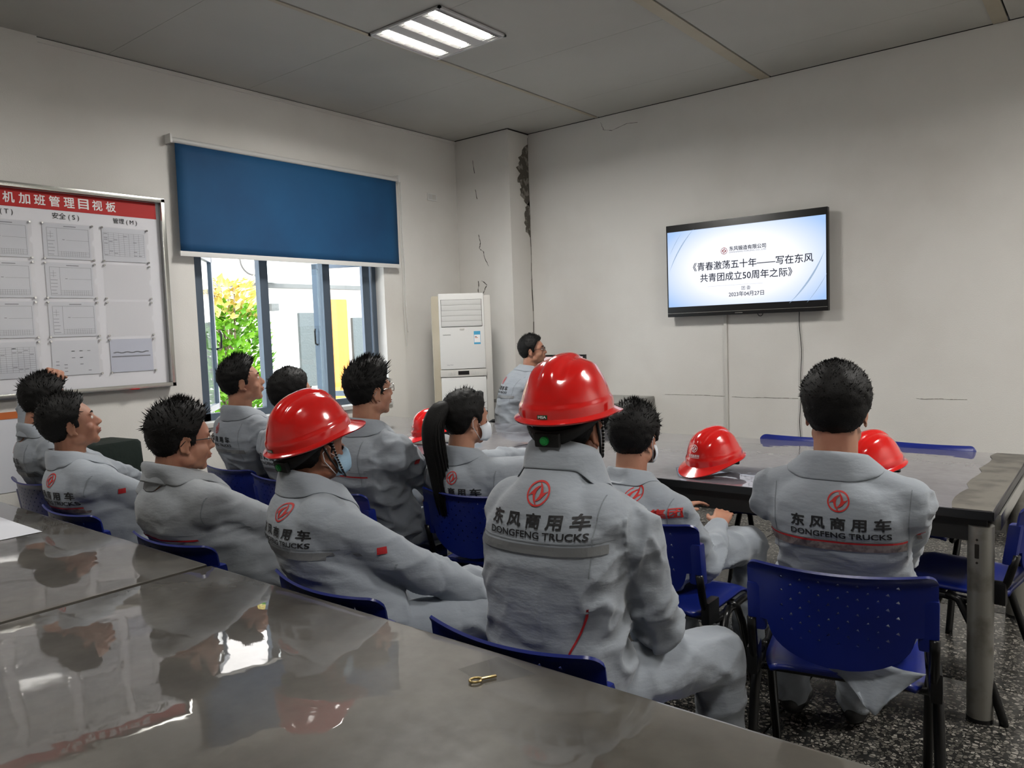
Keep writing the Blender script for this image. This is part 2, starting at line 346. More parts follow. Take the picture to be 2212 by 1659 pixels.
# ceiling of long panels between seams
ce = struct('ceiling', box(XW-.3, X1+.2, Y0-.2, YW+.2, ZC+.02, ZC+.1), M['dark'])
seams = [XW, -3.575, -2.08, -.585, .91, X1]; ys = [Y0]+[5.25-.98*k for k in range(8, -1, -1)]+[YW]; ys = [y for y in ys if y >= Y0]
LH = .3
for a, b in zip(seams, seams[1:]):
    for c, d in zip(ys, ys[1:]):
        if d-c < .02: continue
        g = .0012
        put('ceiling_panel', box(a+.006, b-.006, c+g, d-g, ZC, ZC+.02), M['ceil'], ce)
for x in seams[2:-1]: put('cover_strip', box(x-.085, x-.004, Y0, YW, ZC-.004, ZC, .001), M['seam_strip'], ce)
put('cover_strip', box(-3.61, -3.58, Y0, YW, ZC-.003, ZC, .001), M['seam_strip'], ce)

# ---------------------------------------------------------------- ceiling lamps
LV = box(-.05, .05, -.002, .002, -.03, -.024)
def make_lamp(i, x, y, k, label):
    t = empty('ceiling_light', (x, y, ZC-.004), label=label, cat='ceiling light', group='square three-row ceiling lights')
    h = .295; t.scale = (1, 1, .4)
    mb = MB(); 
    for a in (-1, 1): mb.box(a*h-.008*a-.008, a*h-.008*a+.008, -h, h, -.03, 0).box(-h, h, a*h-.008*a-.008, a*h-.008*a+.008, -.03, 0)
    put('frame', mb.mesh(), M['lampw'], t)
    put('back_plate', box(-h+.01, h-.01, -h+.01, h-.01, -.004, 0), M['lampw'], t)
    for r in (-.195, 0, .195):
        P = [[(r-.055+.0+s*0, yy, -.006) if False else (r+q[0], yy, q[1]) for q in ((-.055, -.03), (-.035, -.008), (.035, -.008), (.055, -.03))] for yy in (-.275, .275)]
        m2 = MB(); m2.grid(P); rf = put('reflector', m2.mesh(), M['reflector'], t)
        m3 = MB(); m3.cyl((r, -.26, -.018), (r, .235, -.018), .017, n=12); put('tube', m3.mesh(smooth=True), M['tube'], t)
        for q in range(8): put('louvre', LV, M['reflector'], t, (r, -.25+q*.068, 0))
        m5 = MB().box(r-.05, r+.05, .245, .272, -.026, -.02); put('end_cap', m5.mesh(), M['white_plastic'], t)
    for r in (-.0975, .0975): put('infill_panel', box(r-.042, r+.042, -.275, .275, -.03, -.026, .001), M['lampw'], t)
    l = light('lamp_glow', 'AREA', (x, y, ZC-.045), (0, 0, 0), 26*k, (.55, .55), (1, .975, .93)); l.data.spread = R(165)
lampl = ['lit square ceiling light with three bright tube rows above the blue blind', 'lit square ceiling light over the near steel-topped table', 'square ceiling light near the display board', 'square ceiling light near the right-hand wall']
for i, (x, y, k) in enumerate(LAMPS): make_lamp(i, x, y, k, lampl[i])

# ---------------------------------------------------------------- window
FX = XW-.14
wn = tag(empty('window_1', (0, 0, 0)), kind='structure')
mb = MB(); q = .035
mb.box(FX-.03, FX+.03, WY0, WY0+.115, WZ0, WZ1).box(FX-.03, FX+.03, WY1-.04, WY1, WZ0, WZ1).box(FX-.03, FX+.03, WY0, WY1, WZ0, WZ0+.055).box(FX-.03, FX+.03, WY0, WY1, WZ1-.05, WZ1)
put('window_frame', mb.mesh(), M['alu'], wn)
for y in (3.415, 4.0): put('mullion', box(FX-.03, FX+.03, y-.036, y+.036, WZ0+.05, WZ1-.05, .004), M['alu'], wn)
put('window_sill', box(XW-.11, XW+.025, WY0-.03, WY1+.02, WZ0-.03, WZ0+.004, .004), M['white_metal'], wn)
put('pane', box(FX-.003, FX+.003, 3.451, 3.964, WZ0+.055, WZ1-.05), M['glass'], wn)
def sash(hx, hy, ang, wd, side):
    e = bpy.data.objects.new('casement', None); COL.objects.link(e); e.parent = wn; e.location = (hx, hy, 0); e.rotation_euler = (0, 0, ang)
    z0, z1 = WZ0+.05, WZ1-.05; w_ = wd*side; t = .018; f = .045
    mb = MB(); mb.box(-t, t, 0, f*side, z0, z1).box(-t, t, w_-f*side, w_, z0, z1).box(-t, t, 0, w_, z0, z0+f).box(-t, t, 0, w_, z1-f, z1)
    put('casement_frame', mb.mesh(), M['alu'], e)
    put('pane', box(-.003, .003, f*side, w_-f*side, z0+f, z1-f), M['glass'], e)
    mb = MB().tube([(t, w_-.02*side, 1.36), (t+.035, w_-.02*side, 1.37), (t+.04, w_-.02*side, 1.48), (t+.03, w_-.02*side, 1.5)], .008, 8)
    put('casement_handle', mb.mesh(smooth=True), M['blackp'], e)
sash(FX-.03, WY0+.12, R(50), .47, 1)
sash(FX-.03, WY1-.05, R(-62), .50, -1)
put('casement_stay', MB().box(FX-.01, FX+.02, 4.39, 4.46, WZ0+.05, WZ1-.05).mesh(), M['alu'], wn)

# roller blind
t = empty('roller_blind', (XW, 3.67, 2.0), label='blue roller blind half lowered over the window', cat='blind')
t0 = Vector(t.location)
def rel(me): me.transform(Matrix.Translation(-t0)); return me
BX = XW+.055
P = []
for i in range(13):
    z = 2.745-(2.745-2.03)*i/12; row = []
    for j in range(25):
        y = 2.685+(4.665-2.685)*j/24; w_ = (i/12)**1.3
        row.append((BX+.004*w_*math.sin(y*5.1)+.003*w_*math.sin(y*13+z*6), y-.006*w_*(1 if j < 12 else -1), z))
    P.append(row)
m2 = MB(); m2.grid(P); o = put('blind_fabric', rel(m2.mesh(smooth=True)), M['blind'], t); sm = o.modifiers.new('s', 'SOLIDIFY'); sm.thickness = .0012
put('roller_tube', rel(MB().cyl((BX-.012, 2.665, 2.765), (BX-.012, 4.685, 2.765), .02, n=20).mesh(smooth=40)), M['white_metal'], t)
put('bottom_bar', rel(box(BX-.008, BX+.01, 2.672, 4.672, 2.0, 2.034, .004)), M['white_plastic'], t)
for y in (2.655, 4.692): put('bracket', rel(box(XW, XW+.075, y-.008, y+.008, 2.74, 2.8, .004)), M['white_plastic'], t)
mb = MB(); rnd = random.Random(4)
for k, y in enumerate((4.715, 4.735)):
    mb.tube([(XW+.05, y-.01*(1-i/14)+.004*math.sin(i), 2.75-(2.75-1.32-.12*k)*i/14) for i in range(15)], .0025, 6)
put('pull_cord', rel(mb.mesh(smooth=True)), M['white_plastic'], t)

# wall socket high up
t = empty('wall_socket', (XW, 5.16, 2.675), label='small white double socket high on the window wall', cat='socket')
put('plate', box(0, .01, -.06, .06, -.035, .035, .003), M['white_plastic'], t)
put('outlet', box(.01, .012, .0, .045, -.022, .022), M['conduit'], t); put('blank_cover', box(.01, .012, -.05, -.006, -.022, .022), M['white_metal'], t)

# ---------------------------------------------------------------- display board
t = empty('display_board', (XW+.018, 1.905, 1.75), label='large white notice board with red title strip and steel frame on the window wall', cat='notice board')
t0 = Vector(t.location)
bx = XW+.018; BY0, BY1, BZ0, BZ1 = .70, 2.585, 1.135, 2.365
put('panel', rel(box(bx, bx+.012, BY0+.02, BY1-.02, BZ0+.02, BZ1-.02)), M['board_white'], t)
put('title_strip', rel(box(bx+.012, bx+.0135, BY0+.04, BY1-.047, 2.232, 2.335)), M['board_red'], t)
mb = MB()
mb.box(bx, bx+.05, BY0, BY1, BZ1-.028, BZ1, .004).box(bx, bx+.05, BY0, BY1, BZ0, BZ0+.028, .004).box(bx, bx+.05, BY1-.028, BY1, BZ0, BZ1, .004).box(bx, bx+.05, BY0, BY0+.028, BZ0, BZ1, .004)
put('frame', rel(mb.mesh(smooth=30)), M['steel'], t)
FRX = lambda y, z: frame((bx+.0142-t0.x, y-t0.y, z-t0.z), (0, 1, 0), (0, 0, 1))
title = [('机', 1.688), ('加', 1.769), ('班', 1.849), ('管', 1.929), ('理', 2.010), ('目', 2.091), ('视', 2.172), ('板', 2.253)]
for ch, y in title: flat('title_character', fit_text(ch, .060, .018, h=.062), M['print_white'], t, FRX(y, 2.283))
for s_, y in (('(T)', 1.672), ('安全(S)', 1.985), ('管理(M)', 2.335)):
    flat('column_heading', fit_text(s_.replace('(', ' ( ').replace(')', ' )'), .15 if len(s_) > 3 else .065, .004), M['ink'], t, FRX(y, 2.197))
put('red_sticker', rel(MB().cyl((bx+.03, 2.31, BZ0-.002), (bx+.03, 2.31, BZ0+.004), .035, n=20).mesh()), M['board_red'], t)
def sleeve(y0, y1, z0, z1, kind):
    e = bpy.data.objects.new('document_sleeve', None); COL.objects.link(e); e.parent = t; e.location = (bx+.012-t0.x, (y0+y1)/2-t0.y, (z0+z1)/2-t0.z)
    w_, h_ = (y1-y0)/2, (z1-z0)/2
    poly = [(-w_, -h_), (w_, -h_), (w_, -.02)]+[(w_-.014*math.sin(a), -.02*math.cos(a)) for a in [PI*k/6 for k in range(7)]]+[(w_, .02), (w_, h_), (-w_, h_)]
    put('acrylic_cover', MB().prism(poly, .006, .008, TX(0)).mesh(), M['acrylic'], e)
    if kind != 'empty':
        put('paper', box(.0035, .0045, -w_+.008, w_-.02, -h_+.006, h_-.004), M['paper' if kind != 'blue' else 'paper2'], e)
        mb = MB(); rr = random.Random(int(y0*100+z0*37)); T = .0046
        def ln(a, b, c, d, th=.0007): mb.box(T, T+.0003, min(a, b)-th, max(a, b)+th, min(c, d)-th, max(c, d)+th)
        if kind == 'chart':
            a, b, c, d = -w_+.03, w_-.03, -h_+.022, h_-.03
            ln(a, b, d, d); ln(a, b, c, c); ln(a, a, c, d); ln(b, b, c, d); m_ = a+.055; ln(m_, m_, c, d)
            ln(a+.004, a+.035, d-.05, d-.05); ln(a+.004, a+.035, d-.035, d-.035); ln(a+.02, a+.02, d-.06, d-.02)
            for k in range(5): ln(a+.004, a+.03+rr.random()*.01, c+.01+k*.02, c+.01+k*.02, .0012)
            for k in range(12): ln(m_+.02+k*(b-m_-.03)/12, m_+.02+k*(b-m_-.03)/12, c, c+.03, .0005)
            for k in range(3): ln(m_, b, c+.01*k+.008, c+.01*k+.008, .0005)
            ln(-.02, .045, h_-.018, h_-.018, .0022); ln(m_+.05, b, .01, .01, .0006); ln(m_+.03, m_+.04, .012, .012, .0016)
        elif kind == 'table':
            a, b, c, d = -w_+.015, w_-.03, -h_+.04, h_-.035
            for k in range(13): ln(a, b, c+(d-c)*k/12, c+(d-c)*k/12, .0005)
            for k in range(9): ln(a+(b-a)*k/8, a+(b-a)*k/8, c, d, .0005)
            for k in range(14): y = a+.03*rr.randint(0, 7)+.005; z = c+(d-c)*(rr.randint(0, 11)+.5)/12; ln(y, y+.018, z, z, .0016)
        elif kind == 'flow':
            for k in range(16): y = -w_+.03+.045*rr.randint(0, 4); z = -h_+.03+.02*rr.randint(0, 6); ln(y, y+.014, z, z, .002)
        else:
            for k in range(22): y = -w_+.03+k*.01; z = .02+.003*math.sin(k); ln(y, y+.008, z-.0, z, .003)
            ln(-w_+.02, w_-.04, -.005, -.005, .004)
        put('printed_lines', mb.mesh(), M['ink_grey'], e)
    for a in (-1, 1):
        for b in (-1, 1):
            put('standoff_screw', MB().cyl((.0, a*(w_-.008), b*(h_-.006)), (.014, a*(w_-.008), b*(h_-.006)), .0062, n=10).mesh(smooth=40), M['chrome'], e)
cols = [(1.505, 1.792, ['chart', 'chart', 'chart', 'table']), (1.842, 2.135, ['chart', 'chart', 'chart', 'flow']), (2.178, 2.474, ['table', 'empty', 'empty', 'blue']), (1.168, 1.455, ['chart', 'chart', 'table', 'table']), (.83, 1.118, ['chart', 'table', 'chart', 'chart'])]
for y0, y1, ks in cols:
    for k, kd in enumerate(ks): z1 = 2.157-k*.232; sleeve(y0, y1, z1-.218, z1, kd)
# second poster below the board
t = empty('wall_poster', (XW+.018, 1.2, .95), label='pale poster with orange top strip below the notice board', cat='poster')
put('sheet', box(0, .003, -.55, .47, -.35, .1), M['paper'], t); put('top_strip', box(.003, .005, -.55, .47, .07, .11), M['orange'], t)

# ---------------------------------------------------------------- air conditioner
t = empty('floor_air_conditioner', (-4.47, 4.91, 0), R(45), label='tall white standing air conditioner in the corner by the column', cat='air conditioner')
put('cabinet', box(-.25, .25, -.1, .17, .02, 1.72, .02), M['white_metal'], t)
for s in (-1, 1): put('side_trim', box(.19*s, .27*s, -.125, .12, .02, 1.735, .018), M['seam_strip'] if s < 0 else M['conduit'], t)
put('upper_panel', box(-.205, .205, -.145, -.1, 1.115, 1.752, .01), M['white_plastic'], t)
put('lower_panel', box(-.205, .205, -.145, -.1, .06, 1.045, .01), M['white_plastic'], t)
put('control_strip', box(-.21, .21, -.15, -.1, 1.05, 1.11, .004), M['conduit'], t)
put('display', box(-.05, .05, -.153, -.148, 1.066, 1.098), M['blackp'], t)
for k in range(8):
    x = (-.14+k*.018) if k < 4 else (.07+(k-4)*.02); put('button', box(x, x+.009, -.154, -.149, 1.07, 1.09, .001), M['white_metal'], t)
mb = MB(); a, b, c, d = -.185, .185, 1.47, 1.70
for (p, q_, r0, s0) in ((a, b, d-.003, d), (a, b, c, c+.003), (a, a+.003, c, d), (b-.003, b, c, d)): mb.box(p, q_, -.1468, -.144, r0, s0)
put('outlet_groove', mb.mesh(), M['dark'], t)
for k in range(5): put('louvre', box(-.18, .18, -.149, -.143, 1.475+k*.045, 1.475+k*.045+.043, .002), M['white_metal'], t)
put('latch', box(-.022, .022, -.15, -.144, 1.445, 1.46, .002), M['conduit'], t)
lb = put('energy_label', box(.105, .165, -.1465, -.145, 1.32, 1.43), mat('label_blue', (70, 160, 200), .5), t)
put('label_sheet', box(.108, .162, -.1475, -.1465, 1.335, 1.40), M['print_white'], lb)
put('label_mark', box(.114, .14, -.148, -.1475, 1.373, 1.378), M['orange'], lb); put('label_mark', box(.114, .132, -.148, -.1475, 1.381, 1.386), M['ink'], lb)
flat('brand_lettering', fit_text('CHANGHONG', .07, .02), M['ink'], t, frame((-.14, -.1458, 1.405), (1, 0, 0), (0, 0, 1)))
flat('small_lettering', fit_text('Cozy Wind', .055, 0), M['ink_grey'], t, frame((-.12, -.1458, 1.15), (1, 0, 0), (0, 0, 1)))
t.scale = (.93, 1, 1)
put('pipe_cover', MB().cyl((.2, .2, .6), (.2, .2, 1.6), .02).mesh(smooth=40), M['conduit'], t)

# ---------------------------------------------------------------- television, conduit, cables
tv = empty('television', (-2.28, YW, 1.86), label='black wall-mounted television showing a white title slide', cat='television')
TW, TH = .63, .36; fy = -.10
put('casing', box(-TW, TW, fy, fy+.045, -TH-.015, TH, .006), M['blackp'], tv)
put('mount', box(-.25, .25, fy+.045, 0, -.2, .15), M['matteblack'], tv)
def screen_mat():
    m = bpy.data.materials.new('screen'); m.use_nodes = True; n = N(m); b = n.b
    b.inputs['Base Color'].default_value = (0, 0, 0, 1); b.inputs['Roughness'].default_value = .3
    tc = n.add('ShaderNodeTexCoord'); gr = n.add('ShaderNodeTexGradient', gradient_type='SPHERICAL')
    mp = n.add('ShaderNodeMapping'); mp.inputs['Scale'].default_value = (1.15, 1.0, 2.1); n.link(tc.outputs['Object'], mp.inputs[0]); n.link(mp.outputs[0], gr.inputs[0])
    cr = n.add('ShaderNodeValToRGB'); cr.color_ramp.elements[0].position = .1; cr.color_ramp.elements[1].position = .5
    cr.color_ramp.elements[0].color = (*lin((160, 192, 238)), 1); cr.color_ramp.elements[1].color = (*lin((240, 242, 250)), 1)
    n.link(gr.outputs[0], cr.inputs[0]); n.link(cr.outputs[0], b.inputs['Emission Color']); b.inputs['Emission Strength'].default_value = .72
    return m
scr = put('screen', box(-TW+.012, TW-.012, fy-.001, fy+.002, -.295, .305), screen_mat(), tv)
def sl(name, txt, W, x, z, m, bold=0, h=None): return flat(name, fit_text(txt, W, bold, h=h), m, scr, frame((x, fy-.0018, z), (1, 0, 0), (0, 0, 1)))
sink = mat('slide_ink', (40, 48, 70), .8); sgrey = mat('slide_grey', (120, 128, 140), .8)
sl('title_line', '《青春激荡五十年——写在东风', .93, .065, .012, sink, .012); sl('title_line', '共青团成立50周年之际》', .72, .02, -.078, sink, .012)
sl('company_name', '东风锻造有限公司', .285, .045, .13, sink, .02); sl('company_name', 'DONGFENG FORGING CO., LTD', .285, .045, .102, sgrey, 0, .012)
flat('company_emblem', emblem(.026), M['print_red'], scr, frame((-.14, fy-.0018, .117), (1, 0, 0), (0, 0, 1)))
sl('department', '团 委', .07, .03, -.175, sink); sl('date_line', '2023年04月27日', .275, .03, -.218, sink, .012)
put('rule_line', box(-.28, .16, fy-.0016, fy-.0012, -.148, -.1472), sgrey, scr)
swoosh = mat('slide_swoosh', (120, 145, 170), .8); swoosh.node_tree.nodes['Principled BSDF'].inputs['Emission Color'].default_value = (*lin((170, 190, 215)), 1); swoosh.node_tree.nodes['Principled BSDF'].inputs['Emission Strength'].default_value = .42
def arc(cx_, cz_, r, a0, a1, th):
    mb = MB(); P = []
    for i in range(25):
        a = R(a0+(a1-a0)*i/24); h = th*math.sin(PI*i/24)+.0004
        P.append([(cx_+(r+k)*math.cos(a), fy-.0014, cz_+(r+k)*math.sin(a)) for k in (-h, h)])
    mb.grid(P); put('swoosh', mb.mesh(), swoosh, scr)
arc(-.02, -.32, .82, 137, 165, .004) if False else None
arc(.25, -.35, .92, 134, 158, .0045); arc(.25, -.30, .95, 142, 153, .002); arc(-.30, .42, .98, -48, -22, .006); arc(-.26, .36, 1.0, -42, -28, .002)
put('bezel_line', box(-TW+.004, TW-.004, fy-.004, fy, -TH+.012, -TH+.016), M['steel'], tv)
put('maker_mark', box(-.06, .0, fy-.003, fy, -TH-.004, -TH+.001), M['steel'], tv)
mb = MB().tube([(.13+.02*math.sin(a), fy+.02, -TH-.015-.018*(1-abs(math.cos(a))) if False else -TH-.012-.022*math.sin(b_)) for a, b_ in [(-1.5+3*i/10, PI*i/10) for i in range(11)]], .003, 8)
put('cable_loop', mb.mesh(smooth=True), M['cable'], tv)
t = tag(put('wall_conduit', box(-2.47, -2.445, YW-.014, YW, .02, 1.50, .003), M['conduit']), 'white plastic conduit running down the wall below the television', 'conduit')
rnd = random.Random(5)
t = tag(put('hanging_cable', MB().tube([(-1.877+.006*math.sin(z*7)+.004*math.sin(z*17), YW-.012, z) for z in [1.505-.06*i for i in range(17)]], .003, 6).mesh(smooth=True), M['cable']), 'thin black cable hanging down the wall from the television', 'cable')

# ---------------------------------------------------------------- wall desk, monitor
t = empty('computer_desk', (-3.70, 5.46, 0), label='grey computer desk against the screen wall', cat='desk')
put('desktop', box(-.62, .60, -.33, .33, .80, .828, .003), M['deskm'], t)
for s in (-.61, .565): put('side_panel', box(s, s+.028, -.3, .32, 0, .8), M['deskm'] if s > 0 else M['deskd'], t)
put('modesty_panel', box(-.59, .57, .26, .28, .3, .8), M['deskd'], t)
t = empty('computer_monitor', (-3.93, 5.62, .828), R(4), label='flat computer monitor with black frame on the wall desk', cat='monitor')
put('casing', box(-.255, .255, -.02, .015, .07, .365, .004), M['blackp'], t); put('screen', box(-.235, .235, -.022, -.019, .09, .348), emit('monitor_screen', (236, 206, 206), .55), t)
put('stand', MB().box(-.03, .03, -.005, .02, .01, .12).box(-.11, .11, -.08, .08, 0, .012, .004).mesh(), M['blackp'], t)
t = tag(put('computer_mouse', MB().sph((-3.42, 5.42, .828+.016), (.03, .05, .018), 14).mesh(smooth=True), M['blackp']), 'black computer mouse at the bare end of the wall desk', 'mouse')

# ---------------------------------------------------------------- tables
def near_table(x0, x1, y0, y1, label, leg_x):
    zt = .755; t = empty('meeting_table', ((x0+x1)/2, (y0+y1)/2, 0), label=label, cat='table', group='steel-topped tables in the foreground'); cx, cy = t.location.x, t.location.y
    a, b, c, d = x0-cx, x1-cx, y0-cy, y1-cy
    put('table_top', box(a, b, c, d, zt-.032, zt, .009), M['top_front'], t)
    put('apron', MB().box(a+.05, b-.05, d-.07, d-.05, zt-.11, zt-.03).box(a+.05, b-.05, c+.05, c+.07, zt-.11, zt-.03).mesh(), M['matteblack'], t)
    for x in (a+.09, b-.09):
        for y in (c+.09, d-.09): put('leg', MB().cyl((x, y, 0), (x, y, zt-.03), .035, n=20).mesh(smooth=40), M['steel'], t)
    return t
near_table(-2.122, .12, -.12, 1.18, 'long near table with worn grey film-covered top', 0)
near_table(-4.5, -2.138, -.12, 1.18, 'left foreground table, nearest the notice board, with a paper on its top', 0)
def far_table(x0, x1, label, endstrip):
    zt = .755; y0, y1 = 2.982, 4.27; t = empty('meeting_table', ((x0+x1)/2, (y0+y1)/2, 0), label=label, cat='table', group='dark meeting tables beyond the seated row'); cx, cy = t.location.x, t.location.y
    a, b, c, d = x0-cx, x1-cx, y0-cy, y1-cy
    put('table_top', box(a, b, c, d, zt-.03, zt, .003), M['top_back'], t)
    put('edge_band', MB().box(a, b, c-.004, c, zt-.031, zt-.002).box(b, b+.004, c, d, zt-.031, zt-.002).mesh(), M['blackp'], t)
    put('apron', MB().box(a+.02, b-.02, c+.03, c+.05, zt-.115, zt-.03).box(a+.02, b-.02, d-.05, d-.03, zt-.115, zt-.03).box(b-.05, b-.03, c+.05, d-.05, zt-.115, zt-.03).mesh(), M['matteblack'], t)
    if endstrip:
        poly = [(b-.001, c+.001), (b-.001, d-.001)]+[(b-.13-.01*math.sin(k*1.7)-.006*(k % 2), d-.001-(d-c-.002)*k/14) for k in range(15)]
        put('worn_end_strip', MB().prism(poly, zt, zt+.0015).mesh(), mat('bare_board', (100, 97, 90), .6, var=(9, (78, 75, 70), .45, .6)), t)
        put('rail', MB().box(b-.03, b+.012, c+.12, d-.12, zt-.09, zt-.035, .003).mesh(smooth=30), M['steel'], t)
    for x in (a+.1, b-.04):
        for y in (c+.05, d-.08):
            l = put('leg', MB().cyl((x, y, .012), (x, y, zt-.06), .041, n=28).mesh(smooth=40), M['legmetal'], t)
            put('foot_cap', MB().cyl((x, y, 0), (x, y, .014), .042, n=20).mesh(smooth=40), M['blackp'], l)
            if x > 0 and y < 0:
                mb = MB(); mb.box(x-.0135, x+.0005, y-.0425, y-.038, zt-.17, zt-.12, .003).cyl((x-.0065, y-.0425, zt-.105), (x-.0065, y-.036, zt-.105), .004, n=8).cyl((x-.0065, y-.0425, zt-.185), (x-.0065, y-.036, zt-.185), .004, n=8)
                put('cable_slot', mb.mesh(), M['dark'], l)
    return t
M['legmetal'] = mat('leg_brushed_metal', (150, 148, 142), .42, .7, bump=(120, .2, .001, (1, 1, .1)), var=(12, (120, 116, 108), .5, .7))
far_table(-2.72, -.335, 'far dark table with worn bare board at its end', True)
far_table(-4.75, -2.735, 'dark table behind the seated row, nearest the window', False)
t = tag(put('loose_paper', box(-3.75, -3.05, .86, 1.06, .7562, .7568), M['paper']), 'sheet of paper lying on the left foreground table', 'paper')
t = tag(put('clear_tape', MB().prism([(-1.02, 1.07), (-.93, 1.05), (-.88, 1.14), (-.99, 1.16)], .7562, .757).mesh(), M['acrylic']), 'patch of clear tape on the near table edge', 'tape')
t = empty('brass_key', (-.955, 1.05, .7565), R(60), label='small brass key lying on the near table', cat='key')
put('key_bow', MB().tube([(.012*math.cos(a), .009*math.sin(a), .003) for a in [2*PI*i/14 for i in range(14)]], .0026, 6, True).mesh(smooth=True), M['brass'], t)
put('key_blade', box(.011, .042, -.003, .003, .001, .005, .001), M['brass'], t)

# ---------------------------------------------------------------- chairs
def chair_meshes():
    D = {}
    W, zt = .232, .775
    # curved back with triangular perforations, built flat then bent
    bm = bmesh.new()
    out = []
    def arcp(cx, cz, r, a0, a1, n): return [(cx+r*math.cos(R(a0+(a1-a0)*i/n)), cz+r*math.sin(R(a0+(a1-a0)*i/n))) for i in range(n+1)]
    out += arcp(W-.03, zt-.03, .03, 0, 90, 5); out += arcp(-W+.03, zt-.03, .03, 90, 180, 5)
    out += [(-W, .66), (-W, .605), (-W+.05, .60)]
    out += [(-(W-.055)*math.cos(R(90*i/10)), .59-.10*math.sin(R(90*i/10))) for i in range(1, 10)]
    out += [((W-.055)*math.sin(R(90*i/10)), .59-.10*math.cos(R(90*i/10))) for i in range(0, 10)]
    out += [(W-.05, .60), (W, .605), (W, .66)]
    def loop(P): vs = [bm.verts.new((x, z, 0)) for x, z in P]; return [bm.edges.new((vs[i], vs[(i+1) % len(vs)])) for i in range(len(vs))]
    es = loop(out); k = 0
    for r in range(9):
        for c in range(7):
            x = (c-3)*.047+(.0235 if r % 2 else 0); z = .738-r*.0215
            if abs(x) > .158 or z < .535+.06*(abs(x)/.16)**2: continue
            s = .0054; es += loop([(x-s, z-s*.8), (x+s, z-s*.5), (x+s*.3, z+s)] if (r+c) % 2 else [(x-s, z), (x+s, z-s), (x+s*.2, z+s)])
    bmesh.ops.triangle_fill(bm, edges=es, use_beauty=True)
    for x in [W*(-1+i/13) for i in range(1, 26)]: bmesh.ops.bisect_plane(bm, geom=bm.verts[:]+bm.edges[:]+bm.faces[:], plane_co=(x, 0, 0), plane_no=(1, 0, 0))
    for z in (.485, .505, .525, .545, .565, .585, .605, .625, .65, .675, .7, .72, .735, .745, .755, .765): bmesh.ops.bisect_plane(bm, geom=bm.verts[:]+bm.edges[:]+bm.faces[:], plane_co=(0, z, 0), plane_no=(0, 1, 0))
    for v in bm.verts:
        x, z = v.co.x, v.co.y; lean = -.22-(z-.6)*.14; bow = -.038*(1-(x/W)**2)
        roll = -.018*max(0, (z-(zt-.035))/.035)**2; sag = -.012*(1-(x/W)**2)*max(0, (z-.7)/.075)
        v.co = (x, lean+bow+roll, z+sag)
    me = bpy.data.meshes.new('back'); bm.to_mesh(me); bm.free(); me.polygons.foreach_set('use_smooth', [True]*len(me.polygons))
    o = put('tmp', me, M['blue']); s = o.modifiers.new('s', 'SOLIDIFY'); s.thickness = .007; s.offset = 0; me = evald(o); me.set_sharp_from_angle(angle=R(38)); D['backrest'] = me
    for s in (-1, 1):
        mb = MB().box(s*(W-.045), s*(W+.004), -.245, -.205, .562, .705, .012)
        for v in mb.bm.verts: v.co.y += -(v.co.z-.6)*.14+.012
        D['side_socket', s] = mb.mesh(smooth=40)
    # seat pan
    P = []
    for i in range(15):
        y = -.2+.42*i/14; row = []
        for j in range(17):
            x = (-1+2*j/16); wx = .21*(1-.12*max(0, (-(y)-.05)/.15)**2)
            e = max(abs(x)**6, abs((y-.01)/.21)**8)
            row.append((x*wx, y, .452-.014*(1-x*x)*(1-((y-.02)/.24)**2)-.02*max(0, (y-.15)/.07)**2-.012*abs(x)**8+.03*max(0, (-y-.12)/.08)**2*.4))
        P.append(row)
    mb = MB(); mb.grid(P); o = put('tmp', mb.mesh(smooth=True), M['blue']); s = o.modifiers.new('s', 'SOLIDIFY'); s.thickness = .014; s.offset = -1; D['seat'] = evald(o)
    T = .0115
    for s in (-1, 1):
        x = s*.225
        D['upright', s] = MB().tube([(x, -.232, .60), (x, -.222, .56), (x, -.205, .5), (x, -.17, .43), (x, -.10, .41), (x, .12, .415), (x, .19, .41)], [.013]*7, 12).mesh(smooth=True)
        D['rear', s] = MB().tube([(x+s*.008, -.02, .425), (x+s*.012, -.06, .41), (x+s*.015, -.1, .33), (x+s*.02, -.2, .02), (x+s*.02, -.205, .0)], [.0145]*5, 12).mesh(smooth=True)
        D['front', s] = MB().tube([(x, .02, .425), (x, .07, .405), (x, .12, .33), (x, .235, .02), (x, .24, 0)], [.0145]*5, 12).mesh(smooth=True)
    D['cross_bar'] = MB().cyl((-.225, .1, .405), (.225, .1, .405), .01).cyl((-.225, -.1, .405), (.225, -.1, .405), .01).mesh(smooth=40)
    for s in (-1, 1): D['hinge', s] = MB().box(s*.215, s*.245, -.205, -.12, .42, .5, .008).mesh(smooth=30)
    return D
CH = chair_meshes()
def chair(x, y, rz, label, group='blue plastic chairs'):
    t = empty('plastic_chair', (x, y, 0), rz, label=label, cat='chair', group=group)
    put('backrest', CH['backrest'], M['blue'], t); put('seat', CH['seat'], M['blue'], t)
    for s in (-1, 1):
        put('upright', CH['upright', s], M['blackm'], t); put('side_socket', CH['side_socket', s], M['blue'], t); put('hinge_bracket', CH['hinge', s], M['blackp'], t)
        put('leg', CH['rear', s], M['blackm'], t); put('leg', CH['front', s], M['blackm'], t)
    put('cross_bar', CH['cross_bar'], M['blackm'], t)
    return t

